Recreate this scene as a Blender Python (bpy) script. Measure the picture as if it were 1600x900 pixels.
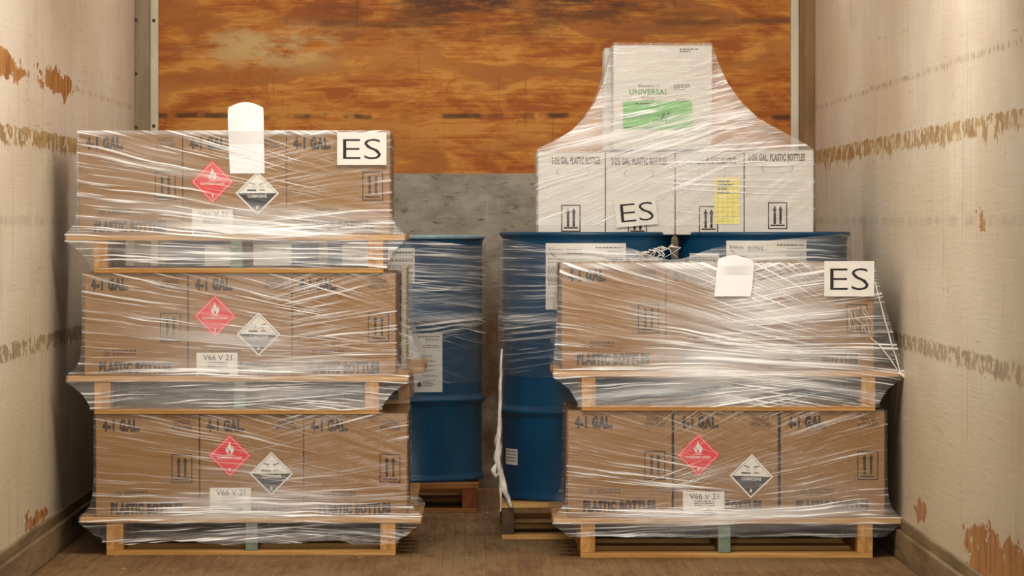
import bpy, bmesh, math, random
from mathutils import Vector, noise, Matrix

for o in list(bpy.data.objects):
    bpy.data.objects.remove(o)
C = bpy.context.scene.collection
sc = bpy.context.scene
PI = math.pi

# ------------------------------------------------------------------ camera
F = 6500.0            # focal length in pixels of the 1600-wide frame
VX, VY = 742.0, 345.0 # vanishing point of the trailer's axis
CH = 1.0              # eye height
cd = bpy.data.cameras.new('camera')
cd.sensor_fit = 'HORIZONTAL'; cd.sensor_width = 36.0
cd.lens = F / 1600 * 36.0
cd.shift_x = (800 - VX) / 1600
cd.shift_y = -(450 - VY) / 1600
cd.clip_end = 100
cam = bpy.data.objects.new('camera', cd)
cam.location = (0, 0, CH); cam.rotation_euler = (PI / 2, 0, 0)
C.objects.link(cam); sc.camera = cam

# ------------------------------------------------------------------ light
sc.view_settings.view_transform = 'Standard'
sc.view_settings.look = 'None'
sc.view_settings.gamma = 1.0
sc.view_settings.use_curve_mapping = False
sc.view_settings.exposure = 0.0
sc.cycles.transparent_max_bounces = 40
sc.cycles.max_bounces = 8
w = bpy.data.worlds.new('world'); sc.world = w; w.use_nodes = True
w.node_tree.nodes['Background'].inputs[0].default_value = (1.0, 0.93, 0.84, 1)
w.node_tree.nodes['Background'].inputs[1].default_value = 0.35

def area(name, loc, target, sx, sy, power, col):
    l = bpy.data.lights.new(name, 'AREA'); l.shape = 'RECTANGLE'
    l.size = sx; l.size_y = sy; l.energy = power; l.color = col
    o = bpy.data.objects.new(name, l); C.objects.link(o); o.location = loc
    d = Vector(target) - Vector(loc)
    o.rotation_euler = d.to_track_quat('-Z', 'Y').to_euler()
    return o
# daylight through the open rear doors behind the camera, and the unseen roof lamps
area('doorway_light', (0.15, -0.9, 1.75), (0.1, 13, 1.15), 2.2, 1.7, 270, (1.0, 0.972, 0.92))
area('unseen_roof_light', (0.0, 10.5, 2.62), (0.0, 11.9, 1.0), 1.9, 0.6, 84, (1.0, 0.965, 0.90))
area('unseen_roof_light', (0.0, 14.2, 2.66), (0.0, 14.3, 1.2), 1.9, 0.4, 22, (1.0, 0.965, 0.90))  # added lamp, brightens the walls towards the back

# ------------------------------------------------------------------ helpers
def sl(v):
    v /= 255.0
    return v / 12.92 if v <= 0.04045 else ((v + 0.055) / 1.055) ** 2.4
def rgb(r, g, b): return (sl(r), sl(g), sl(b), 1.0)
def lerp(a, b, t): return a + (b - a) * t
def at(px, py, Y):
    return ((px - VX) * Y / F, CH - (py - VY) * Y / F)
def X(px, Y): return (px - VX) * Y / F
def Z(py, Y): return CH - (py - VY) * Y / F

class NT:
    """small node-tree writer"""
    def __init__(s, name):
        s.m = bpy.data.materials.new(name); s.m.use_nodes = True
        s.t = s.m.node_tree; s.t.nodes.clear()
        s.out = s.n('ShaderNodeOutputMaterial')
    def n(s, kind, **kw):
        nd = s.t.nodes.new(kind)
        for k, v in kw.items(): setattr(nd, k, v)
        return nd
    def put(s, sock, v):
        if v is None: return
        if isinstance(v, bpy.types.NodeSocket): s.t.links.new(v, sock)
        else: sock.default_value = v
    def math(s, op, a, b=None, c=None, clamp=False):
        nd = s.n('ShaderNodeMath', operation=op, use_clamp=clamp)
        for i, v in enumerate((a, b, c)):
            s.put(nd.inputs[i], v)
        return nd.outputs[0]
    def add(s, a, b): return s.math('ADD', a, b)
    def mul(s, a, b): return s.math('MULTIPLY', a, b)
    def ramp(s, v, lo, hi, a=0.0, b=1.0):
        nd = s.n('ShaderNodeMapRange', interpolation_type='SMOOTHSTEP')
        s.put(nd.inputs[0], v)
        for i, q in enumerate((lo, hi, a, b)): s.put(nd.inputs[i + 1], q)
        return nd.outputs[0]
    def xyz(s, v):
        nd = s.n('ShaderNodeSeparateXYZ'); s.put(nd.inputs[0], v); return nd.outputs
    def comb(s, x, y, z=0.0):
        nd = s.n('ShaderNodeCombineXYZ')
        s.put(nd.inputs[0], x); s.put(nd.inputs[1], y); s.put(nd.inputs[2], z); return nd.outputs[0]
    def noise(s, vec, scale=1.0, detail=3.0, rough=0.55, dist=0.0):
        nd = s.n('ShaderNodeTexNoise', noise_dimensions='3D')
        s.put(nd.inputs['Vector'], vec); nd.inputs['Scale'].default_value = scale
        nd.inputs['Detail'].default_value = detail; nd.inputs['Roughness'].default_value = rough
        nd.inputs['Distortion'].default_value = dist
        return nd.outputs[0]
    def map(s, vec, scale=(1, 1, 1), loc=(0, 0, 0)):
        nd = s.n('ShaderNodeMapping'); s.put(nd.inputs[0], vec)
        nd.inputs['Scale'].default_value = scale; nd.inputs['Location'].default_value = loc
        return nd.outputs[0]
    def mix(s, f, a, b):
        nd = s.n('ShaderNodeMix', data_type='RGBA')
        s.put(nd.inputs[0], f); s.put(nd.inputs[6], a); s.put(nd.inputs[7], b); return nd.outputs[2]
    def obj(s): return s.n('ShaderNodeTexCoord').outputs['Object']
    def pos(s): return s.n('ShaderNodeNewGeometry').outputs['Position']
    def bsdf(s, col, rough=0.6, metal=0.0, spec=0.5, bump=None, bs=0.3, bd=0.002):
        p = s.n('ShaderNodeBsdfPrincipled')
        s.put(p.inputs['Base Color'], col); s.put(p.inputs['Roughness'], rough)
        p.inputs['Metallic'].default_value = metal; p.inputs['Specular IOR Level'].default_value = spec
        if bump is not None:
            b = s.n('ShaderNodeBump'); b.inputs['Strength'].default_value = bs
            b.inputs['Distance'].default_value = bd
            s.put(b.inputs['Height'], bump); s.t.links.new(b.outputs[0], p.inputs['Normal'])
        return p.outputs[0]
    def done(s, sh):
        s.t.links.new(sh, s.out.inputs[0]); return s.m

def mat_noisy(name, c1, c2, scale=(8, 8, 8), rough=0.6, spec=0.4, lo=0.35, hi=0.65, metal=0.0, bump=0.2, bd=0.001, detail=5):
    n = NT(name); v = n.map(n.obj(), scale)
    a = n.noise(v, 1, detail, 0.6)
    col = n.mix(n.ramp(a, lo, hi), c1, c2)
    return n.done(n.bsdf(col, rough, metal, spec, a, bump, bd))

M = {}
M['card'] = mat_noisy('cardboard', rgb(144, 106, 60), rgb(152, 113, 66), (3, 3, 22), 0.75, 0.25, bump=0.15)
M['white_card'] = mat_noisy('white_cardboard', rgb(214, 207, 197), rgb(222, 216, 206), (4, 4, 20), 0.6, 0.3, bump=0.12)
M['ink'] = mat_noisy('brown_black_ink', rgb(48, 34, 26), rgb(64, 46, 34), (150, 150, 150), 0.7, 0.2)
M['ink_faint'] = mat_noisy('faint_print_ink', rgb(84, 60, 38), rgb(100, 72, 46), (150, 150, 150), 0.7, 0.2)
M['grey_ink'] = mat_noisy('grey_ink', rgb(92, 80, 72), rgb(112, 98, 88), (120, 120, 120), 0.7, 0.2)
M['label_ink'] = mat_noisy('label_text_ink', rgb(130, 124, 116), rgb(150, 143, 134), (90, 90, 90), 0.7, 0.2)
M['black'] = mat_noisy('black_ink', rgb(34, 30, 32), rgb(44, 38, 38), (40, 40, 40), 0.6, 0.3)
M['red'] = mat_noisy('hazard_red', rgb(214, 26, 34), rgb(222, 36, 42), (30, 30, 30), 0.45, 0.4, bump=0.02)
M['lab'] = mat_noisy('label_paper', rgb(226, 222, 212), rgb(234, 230, 221), (20, 20, 20), 0.6, 0.3, bump=0.03)
M['paper'] = mat_noisy('bright_paper', rgb(246, 245, 246), rgb(250, 249, 250), (9, 9, 9), 0.55, 0.3, bump=0.05)
M['yellow'] = mat_noisy('yellow_paper', rgb(238, 226, 120), rgb(244, 232, 136), (20, 20, 20), 0.6, 0.3, bump=0.03)
M['green'] = mat_noisy('label_green', rgb(110, 186, 92), rgb(140, 204, 122), (2, 2, 12), 0.5, 0.3, bump=0.02)
M['green_ink'] = mat_noisy('green_lettering', rgb(84, 146, 62), rgb(98, 158, 74), (30, 30, 30), 0.5, 0.3, bump=0.02)
M['dark_green'] = mat_noisy('dark_green_print', rgb(34, 62, 24), rgb(46, 76, 32), (30, 30, 30), 0.5, 0.3, bump=0.02)
def wood(name, a, b, c, scale=(2.5, 40, 40)):
    n = NT(name); o = n.obj()
    g = n.noise(n.map(o, scale), 1, 6, 0.62, 0.6)
    k = n.noise(n.map(o, (5, 5, 5)), 1, 3, 0.5)
    col = n.mix(n.ramp(g, 0.36, 0.66), a, b)
    col = n.mix(n.ramp(k, 0.56, 0.74), col, c)
    return n.done(n.bsdf(col, 0.75, 0, 0.25, g, 0.4, 0.002))
M['pine'] = wood('pallet_pine', rgb(172, 124, 66), rgb(206, 162, 98), rgb(188, 140, 82))
M['pine_end'] = wood('pallet_stringer', rgb(168, 120, 62), rgb(204, 156, 90), rgb(150, 104, 54), (30, 30, 12))
M['old_pine'] = wood('old_pallet_wood', rgb(128, 82, 42), rgb(160, 108, 60), rgb(108, 68, 36))
M['red_pine'] = wood('reddish_stringer', rgb(122, 62, 34), rgb(140, 78, 44), rgb(104, 52, 30), (30, 30, 12))
M['teal'] = mat_noisy('grey_green_paint', rgb(106, 124, 110), rgb(130, 140, 122), (25, 25, 25), 0.7, 0.3)
M['dark_wood'] = wood('dark_stringer', rgb(82, 62, 44), rgb(104, 80, 56), rgb(70, 52, 38), (30, 30, 12))
M['cream_wood'] = wood('cream_corner_board', rgb(206, 188, 158), rgb(220, 204, 176), rgb(190, 160, 118))

def m_drum():
    n = NT('blue_drum_paint'); o = n.obj()
    a = n.noise(n.map(o, (6, 6, 3)), 1, 5, 0.6)
    sc_ = n.noise(n.map(o, (60, 60, 14)), 1, 4, 0.6)
    col = n.mix(n.ramp(a, 0.35, 0.7), rgb(14, 64, 98), rgb(20, 78, 114))
    col = n.mix(n.ramp(sc_, 0.66, 0.8), col, rgb(70, 120, 150))
    return n.done(n.bsdf(col, 0.36, 0.0, 0.5, a, 0.1, 0.002))
M['drum'] = m_drum()
M['drum_lid'] = mat_noisy('drum_lid_paint', rgb(120, 150, 165), rgb(150, 172, 178), (14, 14, 14), 0.35, 0.5)

def m_ply():
    n = NT('plywood'); x, y, z = n.xyz(n.pos())
    p = n.comb(x, z, 0.0)
    big = n.noise(n.map(p, (0.55, 1.6, 1)), 1, 3, 0.5)
    warp = n.noise(n.map(p, (1.0, 3.0, 1), (3, 1, 2)), 1, 4, 0.6)
    # cathedral bands: contour lines of a stretched noise field
    q = n.add(n.mul(z, 3.0), n.add(n.mul(big, 5.0), n.mul(warp, 2.2)))
    band = n.math('SINE', n.mul(q, 6.3))
    fine = n.noise(n.map(p, (4.5, 75, 1)), 1, 8, 0.72, 0.6)
    patch = n.noise(n.map(p, (4.6, 11.0, 1), (7, 3, 1)), 1, 8, 0.70, 0.7)
    f = n.add(n.mul(band, 0.22), n.add(n.mul(n.math('SUBTRACT', fine, 0.5), 1.9), n.mul(n.math('SUBTRACT', patch, 0.45), 2.6)))
    col = n.mix(n.ramp(f, -0.22, 0.04), rgb(160, 86, 24), rgb(186, 112, 36))
    col = n.mix(n.ramp(f, 0.10, 0.36), col, rgb(204, 140, 60))
    col = n.mix(n.mul(n.ramp(n.add(band, n.mul(n.math('SUBTRACT', fine, 0.5), 1.2)), 0.35, 0.75), n.ramp(big, 0.40, 0.52, 0.1, 0.8)), col, rgb(160, 92, 34))
    # grey worn-off patch
    gx = n.ramp(n.math('ABSOLUTE', n.add(x, 0.78)), 0.05, 0.40, 1, 0)
    gz = n.ramp(n.math('ABSOLUTE', n.add(z, -1.655)), 0.02, 0.13, 1, 0)
    wn = n.noise(n.map(p, (4, 9, 1), (1, 9, 4)), 1, 5, 0.65)
    col = n.mix(n.mul(n.mul(gx, gz), n.ramp(wn, 0.42, 0.58)), col, rgb(202, 168, 112))
    # dirt: dark soot low near the upper middle, long cracks, scratches
    tz = n.ramp(z, 1.60, 1.84, 0, 1)
    tx = n.ramp(n.math('ABSOLUTE', n.add(x, -0.15)), 0.25, 1.1, 1, 0.1)
    dn = n.noise(n.map(p, (3.4, 14, 1), (2, 5, 8)), 1, 6, 0.7)
    col = n.mix(n.mul(n.mul(tz, tx), n.ramp(dn, 0.36, 0.60)), col, rgb(78, 44, 18))
    zc = n.add(z, n.mul(n.math('SUBTRACT', n.noise(n.map(p, (1.5, 0.01, 1)), 1, 3, 0.6), 0.5), 0.05))
    crack = n.ramp(n.math('ABSOLUTE', n.add(zc, -1.392)), 0.004, 0.014, 1, 0)
    cg = n.ramp(n.noise(n.map(p, (4.5, 2, 1), (4, 4, 4)), 1, 4, 0.6), 0.44, 0.56)
    col = n.mix(n.mul(n.mul(crack, cg), 0.85), col, rgb(62, 42, 24))
    zc2 = n.add(z, n.mul(n.math('SUBTRACT', n.noise(n.map(p, (1.2, 0.01, 1), (9, 0, 0)), 1, 3, 0.6), 0.5), 0.06))
    crack2 = n.ramp(n.math('ABSOLUTE', n.add(zc2, -1.745)), 0.003, 0.02, 1, 0)
    col = n.mix(n.mul(n.mul(crack2, cg), 0.6), col, rgb(96, 58, 26))
    v = n.n('ShaderNodeTexVoronoi'); n.put(v.inputs['Vector'], n.map(p, (3.6, 5.5, 1), (0.4, 0.9, 0))); v.inputs['Scale'].default_value = 1
    kn = n.ramp(n.add(v.outputs['Distance'], n.mul(dn, 0.12)), 0.08, 0.16, 1, 0)
    kg = n.ramp(n.xyz(v.outputs['Color'])[0], 0.62, 0.66)
    col = n.mix(n.mul(n.mul(kn, kg), 0.8), col, rgb(74, 44, 22))
    sc1 = n.ramp(n.noise(n.map(p, (46, 2.4, 1), (3, 3, 0)), 1, 4, 0.65), 0.64, 0.70)
    col = n.mix(n.mul(sc1, 0.35), col, rgb(92, 56, 24))
    return n.done(n.bsdf(col, 0.6, 0, 0.3, fine, 0.3, 0.002))
M['ply'] = m_ply()

def m_scuff():
    n = NT('scuffed_steel'); x, y, z = n.xyz(n.pos()); p = n.comb(x, z, 0.0)
    a = n.noise(n.map(p, (6, 10, 1)), 1, 6, 0.65)
    col = n.mix(n.ramp(a, 0.38, 0.62), rgb(134, 126, 110), rgb(160, 152, 136))
    d = n.noise(n.map(p, (16, 60, 1), (2, 6, 1)), 1, 6, 0.68, 0.6)
    col = n.mix(n.mul(n.ramp(d, 0.56, 0.68), 0.8), col, rgb(84, 76, 62))
    s = n.noise(n.map(p, (30, 4, 1), (8, 1, 1)), 1, 3, 0.6)
    col = n.mix(n.mul(n.ramp(s, 0.60, 0.74), 0.5), col, rgb(186, 180, 164))
    r = n.noise(n.map(p, (3, 2.2, 1), (5, 5, 5)), 1, 5, 0.7)
    low = n.ramp(z, 1.05, 0.55, 0, 1)
    col = n.mix(n.mul(n.ramp(r, 0.30, 0.58), low), col, rgb(92, 64, 36))
    return n.done(n.bsdf(col, 0.55, 0.2, 0.4, a, 0.3, 0.002))
M['scuff'] = m_scuff()

def m_wall(name, seed, tears):
    """painted liner panels: off-white paint, dirt, two rubbed-through rails, torn patches"""
    n = NT(name); x, y, z = n.xyz(n.pos()); p = n.comb(y, z, seed)
    a = n.noise(n.map(p, (0.9, 1.6, 1)), 1, 5, 0.6)
    col = n.mix(n.ramp(a, 0.35, 0.68), rgb(222, 207, 184), rgb(238, 228, 212))
    col = n.mix(n.ramp(z, 0.0, 1.25, 0.7, 0.0), col, rgb(206, 192, 160))
    st = n.noise(n.map(p, (26, 1.4, 1), (2, 2, 0)), 1, 4, 0.6)
    col = n.mix(n.mul(n.ramp(st, 0.56, 0.72), 0.42), col, rgb(170, 146, 106))
    scr = n.noise(n.map(p, (3.0, 60, 1), (4, 1, 0)), 1, 4, 0.6, 0.8)
    col = n.mix(n.mul(n.ramp(scr, 0.64, 0.74), 0.45), col, rgb(150, 126, 92))
    jag = n.noise(n.map(p, (20, 5, 1), (1, 3, 0)), 1, 5, 0.7)
    lowf = n.noise(n.map(p, (2.2, 0.05, 1), (7, 0, 0)), 1, 3, 0.6)
    blot = n.noise(n.map(p, (9, 15, 1), (2, 8, 3)), 1, 6, 0.68)
    blot2 = n.noise(n.map(p, (5, 4, 1), (6, 2, 9)), 1, 5, 0.65)
    def rail(zt, zb, amt, c1, c2, drip):
        nonlocal col
        za = n.add(z, n.mul(n.math('SUBTRACT', blot, 0.5), 0.045))
        top = n.ramp(za, zt - 0.003, zt + 0.003, 1, 0)
        dr = n.math('MAXIMUM', n.math('SUBTRACT', n.noise(n.map(p, (10, 0.5, 1), (8, 2, 0)), 1, 5, 0.75), 0.52), 0.0)
        zd = n.add(za, n.mul(dr, drip))
        bot = n.ramp(zd, zb - 0.004, zb + 0.006, 0, 1)
        inside = n.mul(top, bot)
        c = n.mix(n.ramp(blot2, 0.38, 0.60), c1, c2)
        c = n.mix(n.ramp(n.noise(n.map(p, (13, 20, 1), (12, 8, 3)), 1, 5, 0.66), 0.50, 0.56), c, rgb(226, 212, 180))   # flakes of paint left on
        c = n.mix(n.ramp(jag, 0.60, 0.68), c, rgb(92, 70, 42))
        col = n.mix(n.mul(inside, amt), col, c)
    rail(1.262, 1.212, 0.92, rgb(150, 112, 58), rgb(188, 154, 92), 0.22)
    rail(0.664, 0.618, 0.80, rgb(124, 102, 70), rgb(164, 142, 104), 0.05)
    g1 = n.ramp(n.math('ABSOLUTE', n.add(n.add(z, n.mul(n.math('SUBTRACT', blot2, 0.5), 0.03)), -1.42)), 0.002, 0.014, 1, 0)
    col = n.mix(n.mul(n.mul(g1, n.ramp(jag, 0.46, 0.60)), 0.6), col, rgb(138, 106, 62))
    g2 = n.ramp(n.math('ABSOLUTE', n.add(z, -1.0)), 0.004, 0.02, 1, 0)
    col = n.mix(n.mul(n.mul(g2, n.ramp(blot2, 0.40, 0.60)), 0.35), col, rgb(150, 140, 122))
    # torn plywood: a patch at shoulder height, and chips along the kick plate
    torn = n.mix(n.ramp(jag, 0.35, 0.6), rgb(140, 84, 34), rgb(196, 140, 80))
    for (yc, zc, ry, rz, thr) in tears:
        d2 = n.add(n.math('POWER', n.mul(n.add(y, -yc), 1 / ry), 2.0), n.math('POWER', n.mul(n.add(z, -zc), 1 / rz), 2.0))
        e = n.ramp(n.math('SUBTRACT', n.noise(n.map(p, (4.5, 13, 1), (yc, 8, 0)), 1, 6, 0.66), n.mul(d2, 0.16)), thr, thr + 0.008)
        col = n.mix(e, col, torn)
    sp = n.noise(n.map(p, (34, 40, 1), (9, 9, 0)), 1, 3, 0.6)
    spg = n.noise(n.map(p, (2, 2, 1), (1, 5, 0)), 1, 2, 0.5)
    col = n.mix(n.mul(n.mul(n.ramp(sp, 0.66, 0.72), n.ramp(spg, 0.5, 0.62)), 0.7), col, rgb(92, 74, 48))
    wob = n.noise(n.map(p, (1.6, 2.4, 1), (6, 6, 0)), 1, 3, 0.5)
    hgt = n.add(n.mul(wob, 1.0), n.mul(scr, 0.12))
    return n.done(n.bsdf(col, 0.42, 0, 0.45, hgt, 0.35, 0.02))
M['wall_l'] = m_wall('wall_liner_left', 1.3, ((11.2, 1.42, .55, .05, .40), (12.6, 1.42, .75, .05, .42), (12.0, .145, .4, .05, .46)))
M['wall_r'] = m_wall('wall_liner_right', 5.9, ((10.2, .15, .55, .10, .36), (9.6, .13, .5, .10, .34), (11.85, .175, .2, .035, .36), (10.4, 1.02, .35, .05, .52)))

def m_floor():
    n = NT('plank_floor'); x, y, z = n.xyz(n.pos())
    plank = n.math('FLOOR', n.mul(x, 1 / 0.032))
    v = n.comb(n.mul(x, 30), n.mul(y, 2.2), n.mul(plank, 3.7))
    g = n.noise(v, 1, 6, 0.65, 0.4)
    dirt = n.noise(n.comb(n.mul(x, 5), n.mul(y, 1.6), 1.0), 1, 6, 0.68)
    col = n.mix(n.ramp(g, 0.34, 0.68), rgb(112, 80, 46), rgb(154, 116, 72))
    col = n.mix(n.ramp(dirt, 0.40, 0.64), col, rgb(128, 104, 72))
    col = n.mix(n.mul(n.ramp(dirt, 0.55, 0.42), 0.5), col, rgb(92, 70, 46))
    fr = n.math('FRACT', n.mul(x, 1 / 0.032))
    gap = n.ramp(fr, 0.02, 0.07, 1, 0)
    col = n.mix(n.mul(gap, 0.6), col, rgb(62, 46, 30))
    spk = n.noise(n.comb(n.mul(x, 60), n.mul(y, 12), 4.0), 1, 2, 0.5)
    col = n.mix(n.mul(n.ramp(spk, 0.69, 0.73), 0.7), col, rgb(206, 178, 132))
    return n.done(n.bsdf(col, 0.7, 0, 0.3, g, 0.4, 0.003))
M['floor'] = m_floor()
M['ceil'] = mat_noisy('ceiling_panel', rgb(214, 206, 190), rgb(224, 216, 202), (2, 2, 2), 0.6, 0.3)
M['alu'] = mat_noisy('dull_aluminium', rgb(196, 184, 158), rgb(212, 200, 176), (12, 12, 3), 0.5, 0.4, metal=0.15)
M['dark_post'] = mat_noisy('grimy_grey_post', rgb(134, 116, 92), rgb(152, 134, 108), (30, 30, 3), 0.6, 0.3)
M['brown_post'] = mat_noisy('rusty_brown_post', rgb(122, 90, 56), rgb(144, 110, 72), (30, 30, 3), 0.6, 0.3)
M['rivet'] = mat_noisy('dark_rivet', rgb(70, 56, 42), rgb(88, 70, 52), (40, 40, 40), 0.5, 0.4)
M['kick'] = mat_noisy('scraped_kick_plate', rgb(112, 92, 66), rgb(146, 124, 92), (18, 2.5, 26), 0.55, 0.4, metal=0.1, bump=0.4, bd=0.002)

# stretch film: clear plastic, bunched folds and highlight streaks painted as white opacity
def m_film(name, base, k1, k2, tint=(0.98, 0.97, 0.95, 1), ua=1.6):
    n = NT(name)
    fan = n.n('ShaderNodeUVMap', uv_map='fan').outputs[0]
    flat = n.n('ShaderNodeUVMap', uv_map='flat').outputs[0]
    den = n.n('ShaderNodeAttribute', attribute_name='folds_and_glints').outputs['Fac']
    wv = n.noise(n.map(flat, (3, 5, 1)), 1, 2, 0.5)
    fan2 = n.n('ShaderNodeUVMap', uv_map='fan2').outputs[0]
    wgt = n.n('ShaderNodeAttribute', attribute_name='cross').outputs['Fac']
    gate = n.noise(n.map(flat, (2.2, 6, 1), (3, 1, 0)), 1, 3, 0.55)
    gt = n.ramp(gate, 0.40, 0.62)
    def family(src, o):
        fx, fy, fz = n.xyz(src)
        fy = n.add(fy, n.mul(n.math('SUBTRACT', wv, 0.5), 0.03))
        fv = n.comb(fx, fy, 0.0)
        s1 = n.noise(n.map(fv, (ua, k1, 1), (o, 0, 0)), 1, 3, 0.62)
        s2 = n.noise(n.map(fv, (ua * 1.7, k2, 1), (5 + o, 3, 2)), 1, 2, 0.6)
        s3 = n.noise(n.map(fv, (ua * 0.8, k1 * 0.25, 1), (2 + o, 9, 4)), 1, 2, 0.5)
        ln = n.math('MAXIMUM', n.ramp(s1, 0.55, 0.66), n.mul(n.ramp(s2, 0.59, 0.69), 0.9))
        return s1, s2, n.ramp(s3, 0.44, 0.64), ln
    a1, a2, a3, al = family(fan, 0.0)
    b1, b2, b3, bl = family(fan2, 11.0)
    wa = n.ramp(wgt, 0.45, 1.0, 1.0, 0.10); wb = n.ramp(wgt, 0.0, 0.55, 0.10, 1.0)
    lines = n.math('MAXIMUM', n.mul(al, wa), n.mul(bl, wb))
    r3 = n.math('MAXIMUM', n.mul(a3, wa), n.mul(b3, wb))
    s1 = n.add(n.mul(a1, wa), n.mul(b1, wb)); s2 = n.add(n.mul(a2, wa), n.mul(b2, wb))
    # bunched areas: dense haze broken by lines; open areas: single crease highlights painted white
    a = n.add(n.mul(den, n.add(n.mul(n.ramp(den, 0.10, 0.7), n.add(0.16, n.mul(r3, 0.34))), n.mul(lines, 0.85))),
              n.mul(n.mul(lines, gt), n.ramp(den, 0.0, 0.30, 0.16, 0.75)))
    a = n.math('MINIMUM', n.add(a, base), 0.95)
    hgt = n.add(n.mul(s1, 1.0), n.mul(s2, 0.6))
    p = n.n('ShaderNodeBsdfPrincipled')
    p.inputs['Base Color'].default_value = tint; p.inputs['Roughness'].default_value = 0.22
    p.inputs['Specular IOR Level'].default_value = 0.6
    b = n.n('ShaderNodeBump'); b.inputs['Strength'].default_value = 0.5; b.inputs['Distance'].default_value = 0.003
    n.put(b.inputs['Height'], hgt); n.t.links.new(b.outputs[0], p.inputs['Normal'])
    tr = n.n('ShaderNodeBsdfTransparent')
    gl = n.n('ShaderNodeBsdfGlossy'); gl.inputs['Roughness'].default_value = 0.12
    n.t.links.new(b.outputs[0], gl.inputs['Normal'])
    fr = n.n('ShaderNodeFresnel'); fr.inputs[0].default_value = 1.30
    n.t.links.new(b.outputs[0], fr.inputs['Normal'])
    m1 = n.n('ShaderNodeMixShader'); n.t.links.new(n.math('MINIMUM', fr.outputs[0], 0.14), m1.inputs[0])
    n.t.links.new(tr.outputs[0], m1.inputs[1]); n.t.links.new(gl.outputs[0], m1.inputs[2])
    m2 = n.n('ShaderNodeMixShader'); n.t.links.new(a, m2.inputs[0])
    n.t.links.new(m1.outputs[0], m2.inputs[1]); n.t.links.new(p.outputs[0], m2.inputs[2])
    return n.done(m2.outputs[0])
M['film'] = m_film('stretch_film', 0.02, 90, 145)
M['film_tail'] = mat_noisy('bunched_film', rgb(214, 206, 192), rgb(240, 234, 224), (60, 60, 20), 0.25, 0.6, bump=0.6, bd=0.003)

# ------------------------------------------------------------------ mesh helper
class MB:
    def __init__(s): s.v = []; s.f = []; s.mi = []
    def add(s, vs, fs, mi=0):
        b = len(s.v); s.v += [tuple(p) for p in vs]
        for f in fs: s.f.append(tuple(b + i for i in f)); s.mi.append(mi)
    def box(s, x0, x1, y0, y1, z0, z1, mi=0):
        s.add([(x0, y0, z0), (x1, y0, z0), (x1, y1, z0), (x0, y1, z0), (x0, y0, z1), (x1, y0, z1), (x1, y1, z1), (x0, y1, z1)],
              [(0, 1, 5, 4), (1, 2, 6, 5), (2, 3, 7, 6), (3, 0, 4, 7), (4, 5, 6, 7), (3, 2, 1, 0)], mi)
    def cbox(s, x0, x1, y0, y1, z0, z1, c=0.003, mi=0):
        """box with chamfered edges"""
        bm = bmesh.new(); bmesh.ops.create_cube(bm, size=1)
        for v in bm.verts:
            v.co = Vector(((x0 + x1) / 2 + v.co.x * (x1 - x0), (y0 + y1) / 2 + v.co.y * (y1 - y0), (z0 + z1) / 2 + v.co.z * (z1 - z0)))
        bmesh.ops.bevel(bm, geom=bm.edges[:], offset=c, segments=2, profile=0.5, affect='EDGES')
        bm.verts.index_update()
        s.add([v.co for v in bm.verts], [[v.index for v in f.verts] for f in bm.faces], mi); bm.free()
    def poly(s, pts, y=0.0, mi=0):
        """flat polygon in the x-z plane facing -y"""
        s.add([(p[0], y, p[1]) for p in pts], [list(range(len(pts)))], mi)
    def rect(s, x0, z0, x1, z1, y=0.0, mi=0): s.poly([(x0, z0), (x1, z0), (x1, z1), (x0, z1)], y, mi)
    def build(s, name, mats, parent=None, smooth=False, loc=None):
        me = bpy.data.meshes.new(name); me.from_pydata(s.v, [], s.f)
        for m in (mats if isinstance(mats, (list, tuple)) else [mats]): me.materials.append(m)
        me.polygons.foreach_set('material_index', s.mi)
        if smooth: me.polygons.foreach_set('use_smooth', [True] * len(s.f))
        me.update()
        return link(name, me, parent, loc)

def link(name, me, parent=None, loc=None):
    o = bpy.data.objects.new(name, me); C.objects.link(o)
    if parent is not None: o.parent = parent
    if loc is not None: o.location = loc
    return o
def tag(o, label=None, cat=None, group=None, kind=None):
    if label: o['label'] = label
    if cat: o['category'] = cat
    if group: o['group'] = group
    if kind: o['kind'] = kind
    return o
def thing(name, loc, label, cat, group=None):
    o = bpy.data.objects.new(name, None); C.objects.link(o); o.location = loc
    o.empty_display_size = 0.1
    return tag(o, label, cat, group)

_tc = {}
def text2d(s, bold=0.0, shear=0.0):
    """lettering as flat faces, scaled to the unit square"""
    key = (s, bold, shear)
    if key in _tc: return _tc[key]
    cu = bpy.data.curves.new('t', 'FONT'); cu.body = s; cu.offset = bold; cu.shear = shear; cu.resolution_u = 3; cu.space_character = 1.0 + bold * 2.6
    cu.fill_mode = 'FRONT'; cu.dimensions = '2D'
    ob = bpy.data.objects.new('t', cu); C.objects.link(ob)
    dg = bpy.context.evaluated_depsgraph_get()
    me = bpy.data.meshes.new_from_object(ob.evaluated_get(dg))
    vs = [(v.co.x, v.co.y) for v in me.vertices]; fs = [tuple(p.vertices) for p in me.polygons]
    bpy.data.objects.remove(ob); bpy.data.curves.remove(cu); bpy.data.meshes.remove(me)
    x0 = min(v[0] for v in vs); x1 = max(v[0] for v in vs); y0 = min(v[1] for v in vs); y1 = max(v[1] for v in vs)
    vs = [((a - x0) / (x1 - x0), (b - y0) / (y1 - y0)) for a, b in vs]
    _tc[key] = (vs, fs); return _tc[key]
def put_text(mb, s, x0, z0, x1, z1, y=0.0, mi=0, bold=0.0, shear=0.0):
    vs, fs = text2d(s, bold, shear)
    mb.add([(lerp(x0, x1, a), y, lerp(z0, z1, b)) for a, b in vs], fs, mi)
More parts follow.
